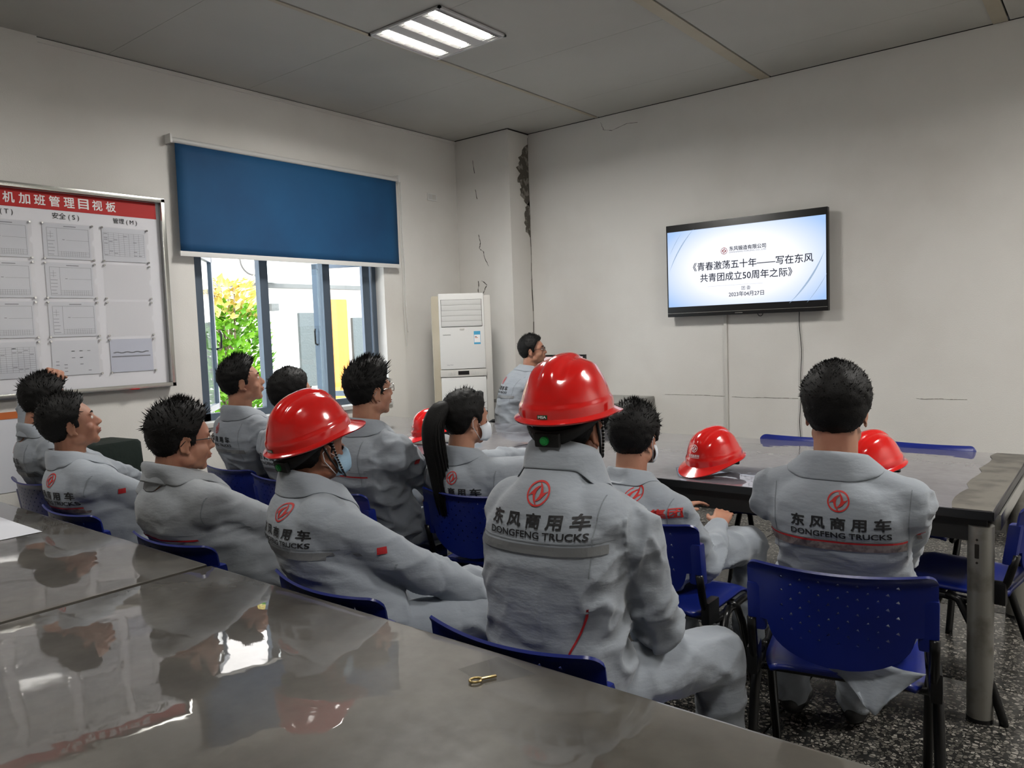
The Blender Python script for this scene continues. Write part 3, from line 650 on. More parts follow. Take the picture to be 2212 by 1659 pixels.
# ---------------------------------------------------------------- outside the window
t = tag(put('outside_ground', box(-16, XW-.3, -4, 18, -.5, -.3), M['outground']), kind='structure')
ob = empty('outside_building', (-9.6, 7, -.3), label='pale rendered building across the yard outside the window', cat='building')
t0 = Vector(ob.location)
put('facade', rel(MB().box(-10, -9.6, 0, 18, -.3, 2.2).box(-10.2, -9.75, 0, 18, 2.2, 7).mesh()), M['outwall'], ob)
put('ledge', rel(box(-9.8, -9.5, 0, 18, 2.16, 2.22)), M['outtrim'], ob)
put('plinth', rel(box(-9.62, -9.52, 0, 18, -.3, .45)), M['outbase'], ob)
put('pillar', rel(box(-9.6, -9.42, 7.45, 7.75, -.3, 2.0, .02)), M['outpillar'], ob)
put('shutter_door', rel(box(-9.62, -9.55, 7.95, 8.6, .2, 1.72, .01)), M['outdoor'], ob)
put('shutter_window', rel(box(-9.62, -9.55, 6.95, 7.3, .7, 1.8, .01)), M['outdoor'], ob)
for a, b in ((4.7, 4.76), (4.86, 4.92)): put('upper_mullion', rel(box(-9.76, -9.7, a, b, 2.5, 3.4)), M['deskd'], ob)
ou = empty('outdoor_unit', (-9.43, 6.15, 2.225), label='white air conditioner unit on the ledge of the building outside', cat='outdoor unit')
put('casing', box(-.25, .15, -.4, .4, .0, .55, .02), M['white_metal'], ou); put('fan_grille', MB().tube([(.16, -.1+.2*math.cos(a), .28+.2*math.sin(a)) for a in [2*PI*i/24 for i in range(24)]], .012, 6, True).mesh(smooth=True), M['deskd'], ou)
sp = empty('wall_lamp_bracket', (-9.6, 6.35, 1.9), label='small bracket on the building wall outside', cat='bracket'); put('arm', MB().cyl((0, 0, 0), (.25, .0, -.02), .02).mesh(), M['white_metal'], sp); put('head', box(.2, .34, -.06, .06, -.08, .02, .01), M['outtrim'], sp)
tr = empty('garden_shrub', (-7.9, 4.78, -.3), label='leafy green shrub with young yellow top leaves outside the window', cat='shrub')
mb = MB(); rnd = random.Random(2)
for k in range(9):
    a = rnd.random()*6.28; q_ = rnd.random()*.35
    mb.tube([(0, 0, 0), (q_*.4*math.cos(a), q_*.4*math.sin(a), .9), (q_*math.cos(a), q_*math.sin(a), 2.3)], [.03, .02, .006], 6)
put('stem', mb.mesh(smooth=True), M['bark'], tr)
def leaves(n, zf, m, seed, name):
    rnd = random.Random(seed); mb = MB()
    for k in range(n):
        z = zf(rnd); rr = .44*(1-((z-1.35)/1.3)**2)**.5*(rnd.random()**.4); a = rnd.random()*6.283
        c = Vector((rr*math.cos(a), rr*math.sin(a), z)); L = rnd.uniform(.07, .13); W_ = L*.32
        q = Euler((rnd.uniform(.2, 1.3), rnd.uniform(-.4, .4), a+rnd.uniform(-.8, .8)-PI/2)).to_matrix()
        P = [(0, 0, 0), (W_, L*.45, -.006), (0, L*.5, .008), (-W_, L*.45, -.006), (0, L*1.1, -.02)]
        v = [mb.bm.verts.new(c+q @ Vector(p)) for p in P]
        for f in ((0, 1, 2), (0, 2, 3), (1, 4, 2), (2, 4, 3)): mb.bm.faces.new([v[i] for i in f])
    tag(put(name, mb.mesh(fix=False), m, tr), kind='stuff')
leaves(2600, lambda r: r.uniform(.2, 2.1), M['leaf'], 3, 'foliage'); leaves(420, lambda r: r.uniform(1.95, 2.4), M['leafy'], 4, 'young_foliage')

# ---------------------------------------------------------------- hard hats
def hat_surface():
    a, b, H = .109, .134, .142; n = 96; rows = []
    K = 30
    def pt(ph, v):      # v 0 rim .. 1 crown
        e = v*PI/2; c = math.cos(e)**.80; s = math.sin(e)**1.02
        x, y, z = a*c*math.cos(ph), b*c*math.sin(ph), H*s
        # raised spine with two side grooves, running front to back over the crown
        g = max(0, min(1, (z-.075)/.035))
        sp = math.exp(-(x/.020)**4)*.0075*g; gr = -math.exp(-((abs(x)-.030)/.006)**2)*.0035*g*(1 if abs(y) < .09 else 0)
        side = math.exp(-((abs(x)-.062)/.010)**2)*.003*g
        nrm = Vector((x/a/a, y/b/b, z/H/H)).normalized()
        band = .0045*(1-1/(1+math.exp(-(z-.033)/.0018)))
        p = Vector((x, y, z))+nrm*(sp+gr+side)+Vector((math.cos(ph), math.sin(ph), 0))*band
        return p
    for k in range(K+1):
        v = 1-(k/K)**.85; rows.append([pt(2*PI*j/n, min(v, .985)) for j in range(n)])
    def front(ph): return max(0, math.sin(ph))
    for (o, dz) in ((.004, -.004), (.009, -.007), (.0125, -.0085)):
        r = []
        for j in range(n):
            ph = 2*PI*j/n; f = front(ph)**2.2; p = rows[K][j]; d = Vector((math.cos(ph), math.sin(ph), 0))
            sweep = .010*math.cos(ph*2) * 0
            ext = o+f*(o/.0125)*.038; r.append(Vector((p.x, p.y, p.z))+d*ext+Vector((0, 0, dz-f*(o/.0125)*.016+.0)))
        rows.append(r)
    last = rows[-1]; rows.append([p+Vector((-.001*math.cos(2*PI*j/n), -.001*math.sin(2*PI*j/n), -.004)) for j, p in enumerate(last)])
    # side rim sits a little higher than front and back
    for row in rows:
        for p in row:
            w_ = max(0, 1-p.z/.07) if p.z > 0 else 1
            p.z += w_*.012*(1-abs(p.y)/.17)+w_*.010*max(0, -p.y/.13)
    mb = MB(); V = mb.grid(rows, closed=True); mb.bm.faces.new(V[0])
    return mb.mesh(smooth=40), rows
HATME, HATROWS = hat_surface()
o = put('tmp', HATME, M['red']); s = o.modifiers.new('s', 'SOLIDIFY'); s.thickness = .003; s.offset = -1; HAT = evald(o); HAT.materials.clear()
HBV = bvhtree.BVHTree.FromPolygons([v.co for v in HAT.vertices], [p.vertices[:] for p in HAT.polygons])
def project(me, M4, direction, bvh, off=.0012, cut=None, nx=10, nz=3):
    """wrap a flat print on a surface: cut it up, then drop each point along DIRECTION"""
    bm = bmesh.new(); bm.from_mesh(me)
    xs = [v.co.x for v in bm.verts]; ys = [v.co.y for v in bm.verts]
    for i in range(1, nx): bmesh.ops.bisect_plane(bm, geom=bm.verts[:]+bm.edges[:]+bm.faces[:], plane_co=(min(xs)+(max(xs)-min(xs))*i/nx, 0, 0), plane_no=(1, 0, 0))
    for i in range(1, nz): bmesh.ops.bisect_plane(bm, geom=bm.verts[:]+bm.edges[:]+bm.faces[:], plane_co=(0, min(ys)+(max(ys)-min(ys))*i/nz, 0), plane_no=(0, 1, 0))
    lz = {v: v.co.z for v in bm.verts}; L0 = {e: e.calc_length() for e in bm.edges}
    bmesh.ops.transform(bm, matrix=M4, verts=bm.verts); d = Vector(direction).normalized(); bad = []
    for v in bm.verts:
        h = bvh.ray_cast(v.co, d)
        if h[0] is None: bad.append(v)
        else: v.co = h[0]-d*(off+lz[v])+ (h[1] if h[1].dot(d) < 0 else -h[1])*off
    bmesh.ops.delete(bm, geom=bad, context='VERTS')
    bmesh.ops.delete(bm, geom=[e for e in bm.edges if e in L0 and e.calc_length() > L0[e]*2.2+.004], context='EDGES')
    out = bpy.data.meshes.new('print'); bm.to_mesh(out); bm.free(); return out
def hat_parts():
    D = {}
    D['emblem'] = project(emblem(.0155), frame((0, .5, .082), (-1, 0, 0), (0, 0, 1)), (0, -1, 0), HBV)
    D['lettering'] = project(fit_text('东风商用车', .058, .02), frame((0, .5, .052), (-1, 0, 0), (0, 0, 1)), (0, -1, 0), HBV)
    D['underline'] = project(MBflat(.056, .0016), frame((0, .5, .044), (-1, 0, 0), (0, 0, 1)), (0, -1, 0), HBV)
    D['badge'] = project(MBflat(.026, .0095), frame((0, -.5, .020), (1, 0, 0), (0, 0, 1)), (0, 1, 0), HBV, .0008, nx=6)
    D['badge_text'] = project(fit_text('MSA', .021, .04, h=.0062), frame((0, -.5, .020), (1, 0, 0), (0, 0, 1)), (0, 1, 0), HBV, .0012, nx=6)
    # suspension band hanging behind and below the rim
    P = []
    for i in range(33):
        a = -PI+PI*i/32*1.0; q = math.sin(PI*i/32); r_a, r_b = .098, .120; z = .002-.040*q**1.5; h = .008+.010*q**3
        P.append([(r_a*math.cos(a), r_b*math.sin(a)+.004, z-h), (r_a*math.cos(a)*1.02, r_b*math.sin(a)*1.02+.004, z+h)])
    mb = MB(); mb.grid(P); o = put('tmp', mb.mesh(smooth=True)); s = o.modifiers.new('s', 'SOLIDIFY'); s.thickness = .0035; D['headband'] = evald(o)
    D['ratchet'] = MB().box(-.032, .032, -.128, -.114, -.056, -.022, .006).mesh(smooth=30)
    D['knob'] = MB().cyl((-.004, -.126, -.039), (-.004, -.134, -.039), .0115, .0105, 24).cyl((-.004, -.132, -.039), (-.004, -.1355, -.039), .007, .0065, 18).mesh(smooth=40)
    mb = MB()
    for i in range(7):
        a = R(218+i*5.5); mb.tube([(.096*math.cos(a), .114*math.sin(a), -.006-i*.0025), (.098*math.cos(a), .116*math.sin(a), -.024-i*.0025)], .0016, 5)
    D['band_teeth'] = mb.mesh()
    return D
def MBflat(w_, h): return MB().grid([[(-w_/2, -h/2, 0), (w_/2, -h/2, 0)], [(-w_/2, h/2, 0), (w_/2, h/2, 0)]]) and _mf(w_, h)
def _mf(w_, h):
    me = bpy.data.meshes.new('f'); me.from_pydata([(-w_/2, -h/2, 0), (w_/2, -h/2, 0), (w_/2, h/2, 0), (-w_/2, h/2, 0)], [], [(0, 1, 2, 3)]); return me
def MBflat(w_, h): return _mf(w_, h)
HP = hat_parts()
def hat_children(root, badge=True, front=True):
    put('hat_shell', HAT, M['red'], root) if False else None
def fill_hat(shell, front=True, badge=True, strap=True):
    if front:
        put('hat_emblem', HP['emblem'], M['print_white'], shell); put('hat_lettering', HP['lettering'], M['print_white'], shell); put('hat_underline', HP['underline'], M['print_white'], shell)
    if badge: put('maker_badge', HP['badge'], mat('badge_green', (20, 74, 42), .4), shell); put('badge_lettering', HP['badge_text'], M['print_white'], shell)
    put('headband', HP['headband'], M['greyp'], shell); put('ratchet', HP['ratchet'], M['greyp'], shell); put('ratchet_knob', HP['knob'], M['green'], shell); put('band_teeth', HP['band_teeth'], M['greyp'], shell)
def table_hat(x, y, rz, label, tilt=9):
    t = empty('hard_hat', (x, y, .757), rz, label=label, cat='helmet', group='red hard hats lying on the tables')
    RR = Euler((R(-tilt), 0, 0)).to_matrix(); lo = min((RR @ v.co).z for me_ in (HAT, HP['headband']) for v in me_.vertices)
    sh = put('hat_shell', HAT, M['red'], t, (0, 0, -lo+.001), (R(-tilt), 0, 0))
    for nm in ('emblem', 'lettering', 'underline'): put('hat_'+nm, HP[nm], M['print_white'], sh)
    put('maker_badge', HP['badge'], M['badge'], sh); put('badge_lettering', HP['badge_text'], M['print_white'], sh)
    put('headband', HP['headband'], M['matteblack'], sh); put('ratchet', HP['ratchet'], M['matteblack'], sh); put('ratchet_knob', HP['knob'], M['green'], sh)
    return t
M['badge'] = mat('badge_green', (20, 74, 42), .4)
def fill_hat(shell):
    for nm in ('emblem', 'lettering', 'underline'): put('hat_'+nm, HP[nm], M['print_white'], shell)
    put('maker_badge', HP['badge'], M['badge'], shell); put('badge_lettering', HP['badge_text'], M['print_white'], shell)
    put('headband', HP['headband'], M['greyp'], shell); put('ratchet', HP['ratchet'], M['greyp'], shell); put('ratchet_knob', HP['knob'], M['green'], shell); put('band_teeth', HP['band_teeth'], M['greyp'], shell)
table_hat(-1.42, 3.20, R(163), 'red hard hat with white emblem facing out, on the near edge of the dark table')
table_hat(-3.33, 3.36, R(155), 'small-looking red hard hat on the dark table nearest the window')
table_hat(-.80, 3.33, R(152), 'red hard hat half hidden behind the shoulder of the short-haired man')

# ---------------------------------------------------------------- people
def V3(*a): return Vector(a)
def ik(sh, wr, l1, l2, pole):
    d = wr-sh; L = min(d.length, (l1+l2)*.999); dn = d.normalized(); a = (l1*l1-l2*l2+L*L)/(2*L); h = math.sqrt(max(0, l1*l1-a*a))
    p = (pole-dn*pole.dot(dn)).normalized(); return sh+dn*a+p*h, sh+dn*L
def loft(mb, rings, n=28):
    """rings: (centre, half width vec, half depth vec)"""
    Vv = []
    for c, a, b in rings:
        Vv.append([mb.bm.verts.new(c+a*(math.copysign(abs(math.cos(t))**.85, math.cos(t)))+b*(math.copysign(abs(math.sin(t))**.85, math.sin(t)))) for t in (2*PI*j/n for j in range(n))])
    for A, B in zip(Vv, Vv[1:]):
        for j in range(n): mb.bm.faces.new((A[j], A[(j+1) % n], B[(j+1) % n], B[j]))
    mb.bm.faces.new(Vv[0][::-1]); mb.bm.faces.new(Vv[-1])
def hand(mb, wr, d, up, side, curl=.5, k=1.):
    """palm and five bent fingers; D along the forearm, UP the back of the hand, SIDE towards the thumb"""
    d = d.normalized(); side = (side-d*side.dot(d)).normalized(); up = side.cross(d) if side.cross(d).dot(up) > 0 else -side.cross(d)
    c = wr+d*.045*k
    mb.tcap(wr-d*.02, wr+d*.015, .024*k, .026*k, 10)
    for s in (-1.5, -.5, .5, 1.5): mb.tcap(wr+d*.01+side*s*.011*k, wr+d*.082*k+side*s*.0185*k, .0135*k, .0115*k, 8)
    for s, L, r in ((1.5, .072, .0088), (.5, .080, .009), (-.5, .074, .0086), (-1.5, .058, .0078)):
        p = wr+d*.085*k+side*s*.0195*k; a = 0; q = p
        for i, f in enumerate((.45, .32, .25)):
            a += curl*(.55, .75, .6)[i]; v = d*math.cos(a)-up*math.sin(a)+side*s*.05
            e = q+v.normalized()*L*f*k; mb.tcap(q, e, r*k*(1-.1*i), r*k*(.93-.1*i), 8); q = e
    p = wr+d*.025*k+side*.022*k; v = (d*.7+side*.75-up*.25).normalized(); e = p+v*.04*k; mb.tcap(p, e, .0125*k, .0105*k, 8)
    v = (d*.95+side*.25-up*.35).normalized(); e2 = e+v*.032*k; mb.tcap(e, e2, .0105*k, .0088*k, 8)

def head_shape(mb, T, fat=1.):
    """add the head's masses to mb; T = head matrix (origin between the ears, +Y the face)"""
    R3 = T.to_3x3(); P = lambda x, y, z: T @ Vector((x, y, z))
    E = lambda c, r, n=20: mb.sph(P(*c), r, n, R3)
    E((0, -.012, .030), (.0745, .094, .088), 28)          # cranium
    E((0, .022, .012), (.066, .072, .080), 24)            # forehead
    E((0, .030, -.035), (.062*fat, .056, .062), 22)       # cheeks
    E((0, .030, -.070), (.048*fat, .052, .036), 20)       # jaw
    E((0, .066, -.092), (.021*fat, .018, .017), 14)       # chin
    for s in (-1, 1):
        E((s*.036*fat, .052, -.032), (.026, .026, .026), 14)   # cheekbones
        E((s*.028, .074, .024), (.026, .013, .009), 12)   # brow ridge
        E((s*.046*fat, .000, -.062), (.020, .036, .026), 14)   # jaw corner
    mb.tcap(P(0, .083, .012), P(0, .102, -.020), .008, .0115, 12)   # nose bridge
    E((0, .104, -.026), (.012, .011, .010), 12)
    for s in (-1, 1): E((s*.011, .095, -.029), (.0085, .010, .0078), 10)
    E((0, .080, -.048), (.026, .014, .016), 14)           # muzzle
    E((0, .091, -.053), (.021, .0085, .006), 12); E((0, .0885, -.064), (.018, .0085, .0065), 12)   # lips
    for s in (-1, 1):
        Er = R3 @ Euler((R(-8), 0, R(s*-22))).to_matrix(); c = P(s*.0755, -.008, -.008)
        mb.sph(c, (.0055, .017, .029), 14, Er)
        pts = [c+Er @ Vector((s*.006, -.017*math.sin(a)*1.02, .029*math.cos(a))) for a in [R(-50+i*26) for i in range(9)]]
        for a_, b_ in zip(pts, pts[1:]): mb.tcap(a_, b_, .0045, .0045, 8)
        mb.sph(P(s*.076, -.002, -.036), (.006, .009, .009), 10, R3)
def skull(d):     # radius of the head surface for hair, in head space, around (0,-.005,.022)
    a, b, c = .0765, .0955, .0895
    return 1/math.sqrt((d.x/a)**2+(d.y/b)**2+(d.z/c)**2)
HO = Vector((0, -.008, .028))
def hair_mesh(style, seed=1, top=.022, side=.008, spikes=900, spl=.018, brown=False):
    rnd = random.Random(seed); nT, nP = 46, 72; mb = MB(); G = {}
    def mask(d):
        p = HO+d*skull(d); fr = p.y; z = p.z
        hl = .072 if style != 'full' else .066     # front hairline height
        if style == 'nape': lo = -.085
        else: lo = -.080
        # lower limit as a function of how far forward the point is
        if fr > .055: lim = hl+(fr-.055)*.2
        elif fr > .022: lim = .006+(hl-.006)*((fr-.022)/.033)**.7
        elif fr > .002: lim = -.012
        elif fr > -.028: lim = -.012+(.030 if abs(p.x) > .05 else 0)*math.sin(PI*(fr+.028)/.03)
        else: lim = -.02+(lo+.02)*min(1, (-.028-fr)/.03)
        return (z-lim)/.016
    def pt(i, j):
        th = PI*.86*i/nT; ph = 2*PI*j/nP; d = Vector((math.sin(th)*math.cos(ph), math.sin(th)*math.sin(ph), math.cos(th)))
        m = max(0, min(1, mask(d))); tp = max(0, d.z)
        t = side+(top-side)*tp**.6; nz = noise.noise(d*5+Vector((seed*3.1, 0, 0)))*.0035+noise.noise(d*16+Vector((seed, 0, 0)))*.002
        if style == 'quiff': t += .022*max(0, d.z)*max(0, d.y+.15)
        p = HO+d*(skull(d)+max(0, (t+nz*(1 if m > .5 else m)))*m**.5-(.008 if m <= 0 else 0)); return p, m, d
    for i in range(nT+1):
        for j in range(nP): G[i, j] = pt(i, j)
    vs = {k: mb.bm.verts.new(g[0]) for k, g in G.items()}
    for i in range(nT):
        for j in range(nP):
            k = [(i, j), (i+1, j), (i+1, (j+1) % nP), (i, (j+1) % nP)]
            if max(G[q][1] for q in k) > 0:
                try: mb.bm.faces.new([vs[q] for q in k])
                except Exception: pass
    bmesh.ops.delete(mb.bm, geom=[v for v in mb.bm.verts if not v.link_faces], context='VERTS')
    bmesh.ops.remove_doubles(mb.bm, verts=mb.bm.verts, dist=1e-5)
    for k in range(spikes):
        i, j = rnd.randrange(0, nT), rnd.randrange(nP); p, m, d = G[i, j]
        if m < .35: continue
        comb = Vector((rnd.uniform(-.5, .5), rnd.uniform(-.3, .5), -.3 if d.z < .3 else .25)) if style != 'quiff' else Vector((rnd.uniform(-.5, .5), .5, .4 if d.z > .3 else -.5))
        dr = (d*(.55 if d.z > .2 else .22)+comb*.8).normalized(); L = spl*rnd.uniform(.5, 1.25)*(1 if d.z > .2 else .6)
        q = dr.orthogonal().normalized(); q = (Matrix.Rotation(rnd.random()*PI, 3, dr) @ q)*rnd.uniform(.0012, .0028); o_ = p-d*.004
        a_ = mb.bm.verts.new(o_-q); b_ = mb.bm.verts.new(o_+q); c_ = mb.bm.verts.new(o_+dr*L*.6+q*.5+Vector((0, 0, -.001))); e_ = mb.bm.verts.new(o_+dr*L)
        mb.bm.faces.new((a_, b_, c_)); mb.bm.faces.new((a_, c_, e_))
    return mb.mesh(smooth=True, fix=False)
FOLD = .0125
def fbm(p): return noise.noise(p)
def ridge(x): return (1-abs(x)*2.2)
def cloth(me, fn, amp, seed, segs=(), base=.35):
    """press folds into a garment along its normals"""
    n = len(me.vertices); co = np.empty(n*3); me.vertices.foreach_get('co', co); no = np.empty(n*3); me.vertex_normals.foreach_get('vector', no)
    co = co.reshape(-1, 3); no = no.reshape(-1, 3); o_ = Vector((seed*7.3, seed*1.7, 0)); out = co.copy()
    for i in range(n):
        p = Vector(co[i]); a, sc = fn(p)
        q = Vector((p.x*sc[0], p.y*sc[1], p.z*sc[2]))+o_
        w_ = noise.noise(p*3+o_)*1.6; h = ridge(noise.noise(q+Vector((w_, w_, w_*.8)))); h = h*abs(h)
        q2 = Vector((p.x*7+p.z*9, p.y*6, p.z*7-p.x*7))+o_*2; g_ = ridge(noise.noise(q2)); 
        h = h*.8+g_*abs(g_)*.45+noise.noise(q*2.3)*.3
        out[i] += no[i]*(a*amp*(h-.35))
    me.vertices.foreach_set('co', out.ravel()); me.update()

def glasses(root, T, col, lens=True):
    P = lambda x, y, z: T @ Vector((x, y, z)); mb = MB()
    for s in (-1, 1):
        mb.tube([P(s*.033+.023*math.cos(a)*(1 if abs(math.cos(a)) < .8 else 1), .100-.010*abs(math.cos(a))*(1 if s*math.cos(a) > 0 else 0), .004+.0165*math.sin(a)) for a in [2*PI*i/20 for i in range(20)]], .0016, 6, True)
        mb.tube([P(s*.056, .092, .009), P(s*.072, .074, .009), P(s*.0785, .02, .006), P(s*.079, -.012, .004), P(s*.078, -.026, -.012)], .0017, 6)
    mb.tube([P(-.011, .103, .007), P(0, .106, .010), P(.011, .103, .007)], .0015, 6)
    g = put('glasses', mb.mesh(smooth=True), col, root)
    for s in (-1, 1):
        m2 = MB(); vs = [m2.bm.verts.new(P(s*.033+.022*math.cos(a), .0995-.009*max(0, s*math.cos(a)), .004+.0155*math.sin(a))) for a in [2*PI*i/20 for i in range(20)]]; m2.bm.faces.new(vs)
        put('lens', m2.mesh(), M['lens'], g)

def person(name_label, pos, yaw, crown, hyaw=0, hpitch=0, hroll=0, hat=False, hairk=None, hands=None, poles=None, logo='trucks', specs=None, mask=None,
           m='uniform', skin='skin', seatz=.545, shw=.178, fat=1., vox=.009, bvox=.0052, stripe='grey', feet=None, knees=None, pel=(0, 0), fold=1., lx=0, lz=0, lscale=1, curl=.5, lean_b=.03, seed=1, nbz=0, flag=None, hipw=.165, slope=.35, hair_only=False, trousers=True, armz=0, piping=False):
    """pos: pelvis on the floor plan; crown: world point of the top of the bare head; angles in degrees, relative to world +Y (counter-clockwise)"""
    root = empty('person', (pos[0], pos[1], 0), R(yaw), label=name_label, cat='person')
    W2L = Matrix.Rotation(-R(yaw), 4, 'Z') @ Matrix.Translation((-pos[0], -pos[1], 0))
    HR = Euler((R(hpitch), R(hroll), 0)).to_matrix(); HR = Matrix.Rotation(R(hyaw-yaw), 3, 'Z') @ HR
    cr = W2L @ Vector(crown); hc = cr-HR @ Vector((0, -.012, .118)); T = Matrix.Translation(hc) @ HR.to_4x4()
    nb = hc+HR @ Vector((0, -.035, -.095))+Vector((0, -.022, -.058+nbz))       # neck base
    pv = Vector((0, 0, seatz))
    # spine
    L = nb-pv
    def sp(t):
        c = pv+L*t; c.y -= lean_b*math.sin(PI*min(1, t))*1.0; return c
    fwd = Vector((0, 1, 0)); X = Vector((1, 0, 0))
    def tang(t): return (sp(min(1.02, t+.03))-sp(t-.03)).normalized()
    shc = sp(.90); sh = [shc+X*s*(shw-.006*slope)+Vector((0, .012+.03*slope, -.004-.062*slope)) for s in (-1, 1)]
    hands = hands or [(-.09, .29, .61), (.07, .31, .62)]
    arms = []
    for i, s in enumerate((-1, 1)):
        wr = Vector(hands[i]); pole = Vector(poles[i]) if poles and poles[i] else Vector((s*.55, -.45, -.75))
        el, wr = ik(sh[i], wr, .285, .25, pole); arms.append((sh[i], el, wr))
    knees = knees or [(-.13, .40, .535), (.13, .40, .535)]; feet = feet or [(-.13, .40, .09), (.13, .40, .09)]
    # ---- body: one continuous surface
    mb = MB(); head_shape(mb, T, fat)
    mb.tcap(hc+HR @ Vector((0, -.02, -.045)), nb+Vector((0, .022, .02)), .058*fat, .058, 20); mb.tcap(nb+Vector((0, .022, .01)), sp(.9), .052, .07, 16)
    mb.tcap(sp(.9), sp(.5), .085, .08, 14); mb.tcap(sp(.5), pv, .08, .09, 14)
    for (a, e, w_), s in zip(arms, (-1, 1)):
        mb.tcap(sp(.88), a, .05, .042, 12); mb.tcap(a, e, .042, .036, 12); mb.tcap(e, w_, .036, .024, 12)
        d = (w_-e).normalized(); side = Vector((-s*.9, .2, .35)) ; hand(mb, w_, d, Vector((s*.25, .1, 1)), side, curl)
    for s, k, f in zip((-1, 1), knees, feet):
        h = pv+X*s*.09; k, f = Vector(k), Vector(f); mb.tcap(h, k, .06, .045, 12); mb.tcap(k, f, .045, .032, 12); mb.tcap(f+Vector((0, 0, -.04)), f+Vector((0, .1, -.045)), .028, .026, 10)
    body = put('body', remesh(mb, bvox, 3, .45), M[skin], root)
    P = lambda x, y, z: T @ Vector((x, y, z)); R3 = T.to_3x3()
    for s in (-1, 1):
        e = put('eye', MB().sph(P(s*.031, .0735, .006), .0115, 14).mesh(smooth=True), M['eye'], root)
        put('iris', MB().sph(P(s*.031, .0795, .006), (.0055, .0058, .0055), 10, R3).mesh(smooth=True), M['iris'], e)
        b = MB(); b.tube([P(s*.014, .091, .024), P(s*.030, .089, .030), P(s*.046, .078, .027)], [.0032, .0038, .002], 6); put('eyebrow', b.mesh(smooth=True), M['hair'], root)
    if not mask: put('lips', MB().sph(P(0, .0935, -.0535), (.019, .0075, .0038), 12, R3).sph(P(0, .091, -.0625), (.0165, .0075, .0045), 12, R3).mesh(smooth=True), M['lip'], root)
    # ---- hair
    hk = dict(style='short', seed=seed); hk.update(hairk or {})
    hm = hair_mesh(**hk); hm.transform(T); put('hair', hm, M['hair'], root)
    if specs: glasses(root, T, M[specs])
    # ---- jacket
    mb = MB(); rings = []
    for t, a, b in ((-.06, .175, .125), (.03, .185, .135), (.15, .182, .135), (.30, .172, .132), (.45, .172, .132), (.60, .182, .136), (.74, .190-.012*slope, .135), (.84, .186-.036*slope, .124), (.91, .160-.050*slope, .108), (.97, .105-.018*slope, .085), (1.0, .078, .074)):
        c = sp(t); tg = tang(t); dd = (tg.cross(X)).normalized()*-1; dd = X.cross(tg).normalized()
        rings.append((c, X*a*(.5+.5*fat), -dd*b*(.4+.6*fat)))
    loft(mb, rings, 32)
    for (a, e, w_), s in zip(arms, (-1, 1)):
        mb.tcap(sp(.95-.02*slope)+X*s*.04, a+Vector((0, 0, -.004)), .062-.012*slope, .062, 18); mb.tcap(a+(e-a)*.06, a+(e-a)*.5, .068, .064, 18); mb.tcap(a+(e-a)*.5, e, .064, .059, 18)
        mb.tcap(e, e+(w_-e)*.5, .061, .054, 18); mb.tcap(e+(w_-e)*.5, w_-(w_-e).normalized()*.012, .054, .041, 18)
        mb.tcap(sp(.78)+X*s*.11, a+Vector((0, 0, -.035)), .085, .066, 16)
    jme = remesh(mb, vox, 7, .55)
    zt = nb.z; el = [arms[0][1], arms[1][1]]; shs = [arms[0][0], arms[1][0]]
    def fn(p):
        tz = max(0, min(1, (zt-p.z)/(zt-pv.z))); side = abs(p.x) > shw+.03 or (p.y > .16)
        de = min((p-el[0]).length, (p-el[1]).length)
        if side: return 1.0+.9*math.exp(-(de/.09)**2), (9, 9, 11)
        yoke = .18 if tz < .33 else min(1.25, .3+1.5*(tz-.33))
        return yoke+.35*max(0, abs(p.x)-.1)/.08*(tz > .2), (4.5, 5, 12)
    cloth(jme, fn, FOLD*fold, seed)
    jme.polygons.foreach_set('use_smooth', [True]*len(jme.polygons)); jk = put('jacket', jme, M[m], root)
    bv = bvhtree.BVHTree.FromPolygons([v.co for v in jme.vertices], [p.vertices[:] for p in jme.polygons])
    # collar: a stand and a fold, open at the front
    cup = (hc-nb).normalized(); cup = (cup+Vector((0, 0, .6))).normalized(); cx_ = X; cy_ = cup.cross(cx_).normalized(); P2 = []
    cc = nb+Vector((0, .018, .0)); n = 36
    for prof, (r, h) in enumerate(((.074, -.030), (.070, .016), (.071, .040), (.077, .043), (.088, .024), (.106, -.014), (.110, -.022))):
        row = []
        for i in range(n+1):
            a = R(-90+22+(316)*i/n) if False else R(90+22+316*i/n); fr = max(0, math.cos(a-R(90)))     # 1 at the front
            rr = r*(1+.10*abs(math.cos(a)))*(.35+.65*fat if fat > 1 else 1)*(1.06 if fat > 1.05 else 1); hh = h-.028*fr-(.030*fr if prof > 4 else 0)+.0*fr
            row.append(cc+cx_*rr*math.cos(a)+cy_*(rr*math.sin(a)*1.08+(.035*fr if prof > 4 else .006*fr))+cup*hh)
        P2.append(row)
    for prof, lift in ((4, .016), (5, .007), (6, .004)):
        for i in range(n+1):
            h = bv.find_nearest(P2[prof][i])
            if h[0] is not None:
                dd_ = P2[prof][i]-h[0]; out_ = h[1] if h[1].dot(h[0]-nb) > 0 else -h[1]
                if dd_.dot(out_) < lift or prof > 4: P2[prof][i] = h[0]+out_*lift
    mb = MB(); mb.grid(P2); o = put('tmp', mb.mesh(smooth=True)); s_ = o.modifiers.new('s', 'SOLIDIFY'); s_.thickness = .003; ss = o.modifiers.new('u', 'SUBSURF'); ss.levels = 1; ss.render_levels = 1
    put('collar', evald(o), M[m], jk)
    # prints on the back
    def back(me, x, z, off=.0012, ang=0, nx=12, nz=3, nm='print', mm='ink', w_=1):
        Mx = frame((x, -1, z), (math.cos(ang), 0, math.sin(ang)), (-math.sin(ang), 0, math.cos(ang)))
        return put(nm, project(me, Mx, (0, 1, 0), bv, off, nx=nx, nz=nz), M[mm], jk)
    zl = nb.z-.068+lz; k = lscale
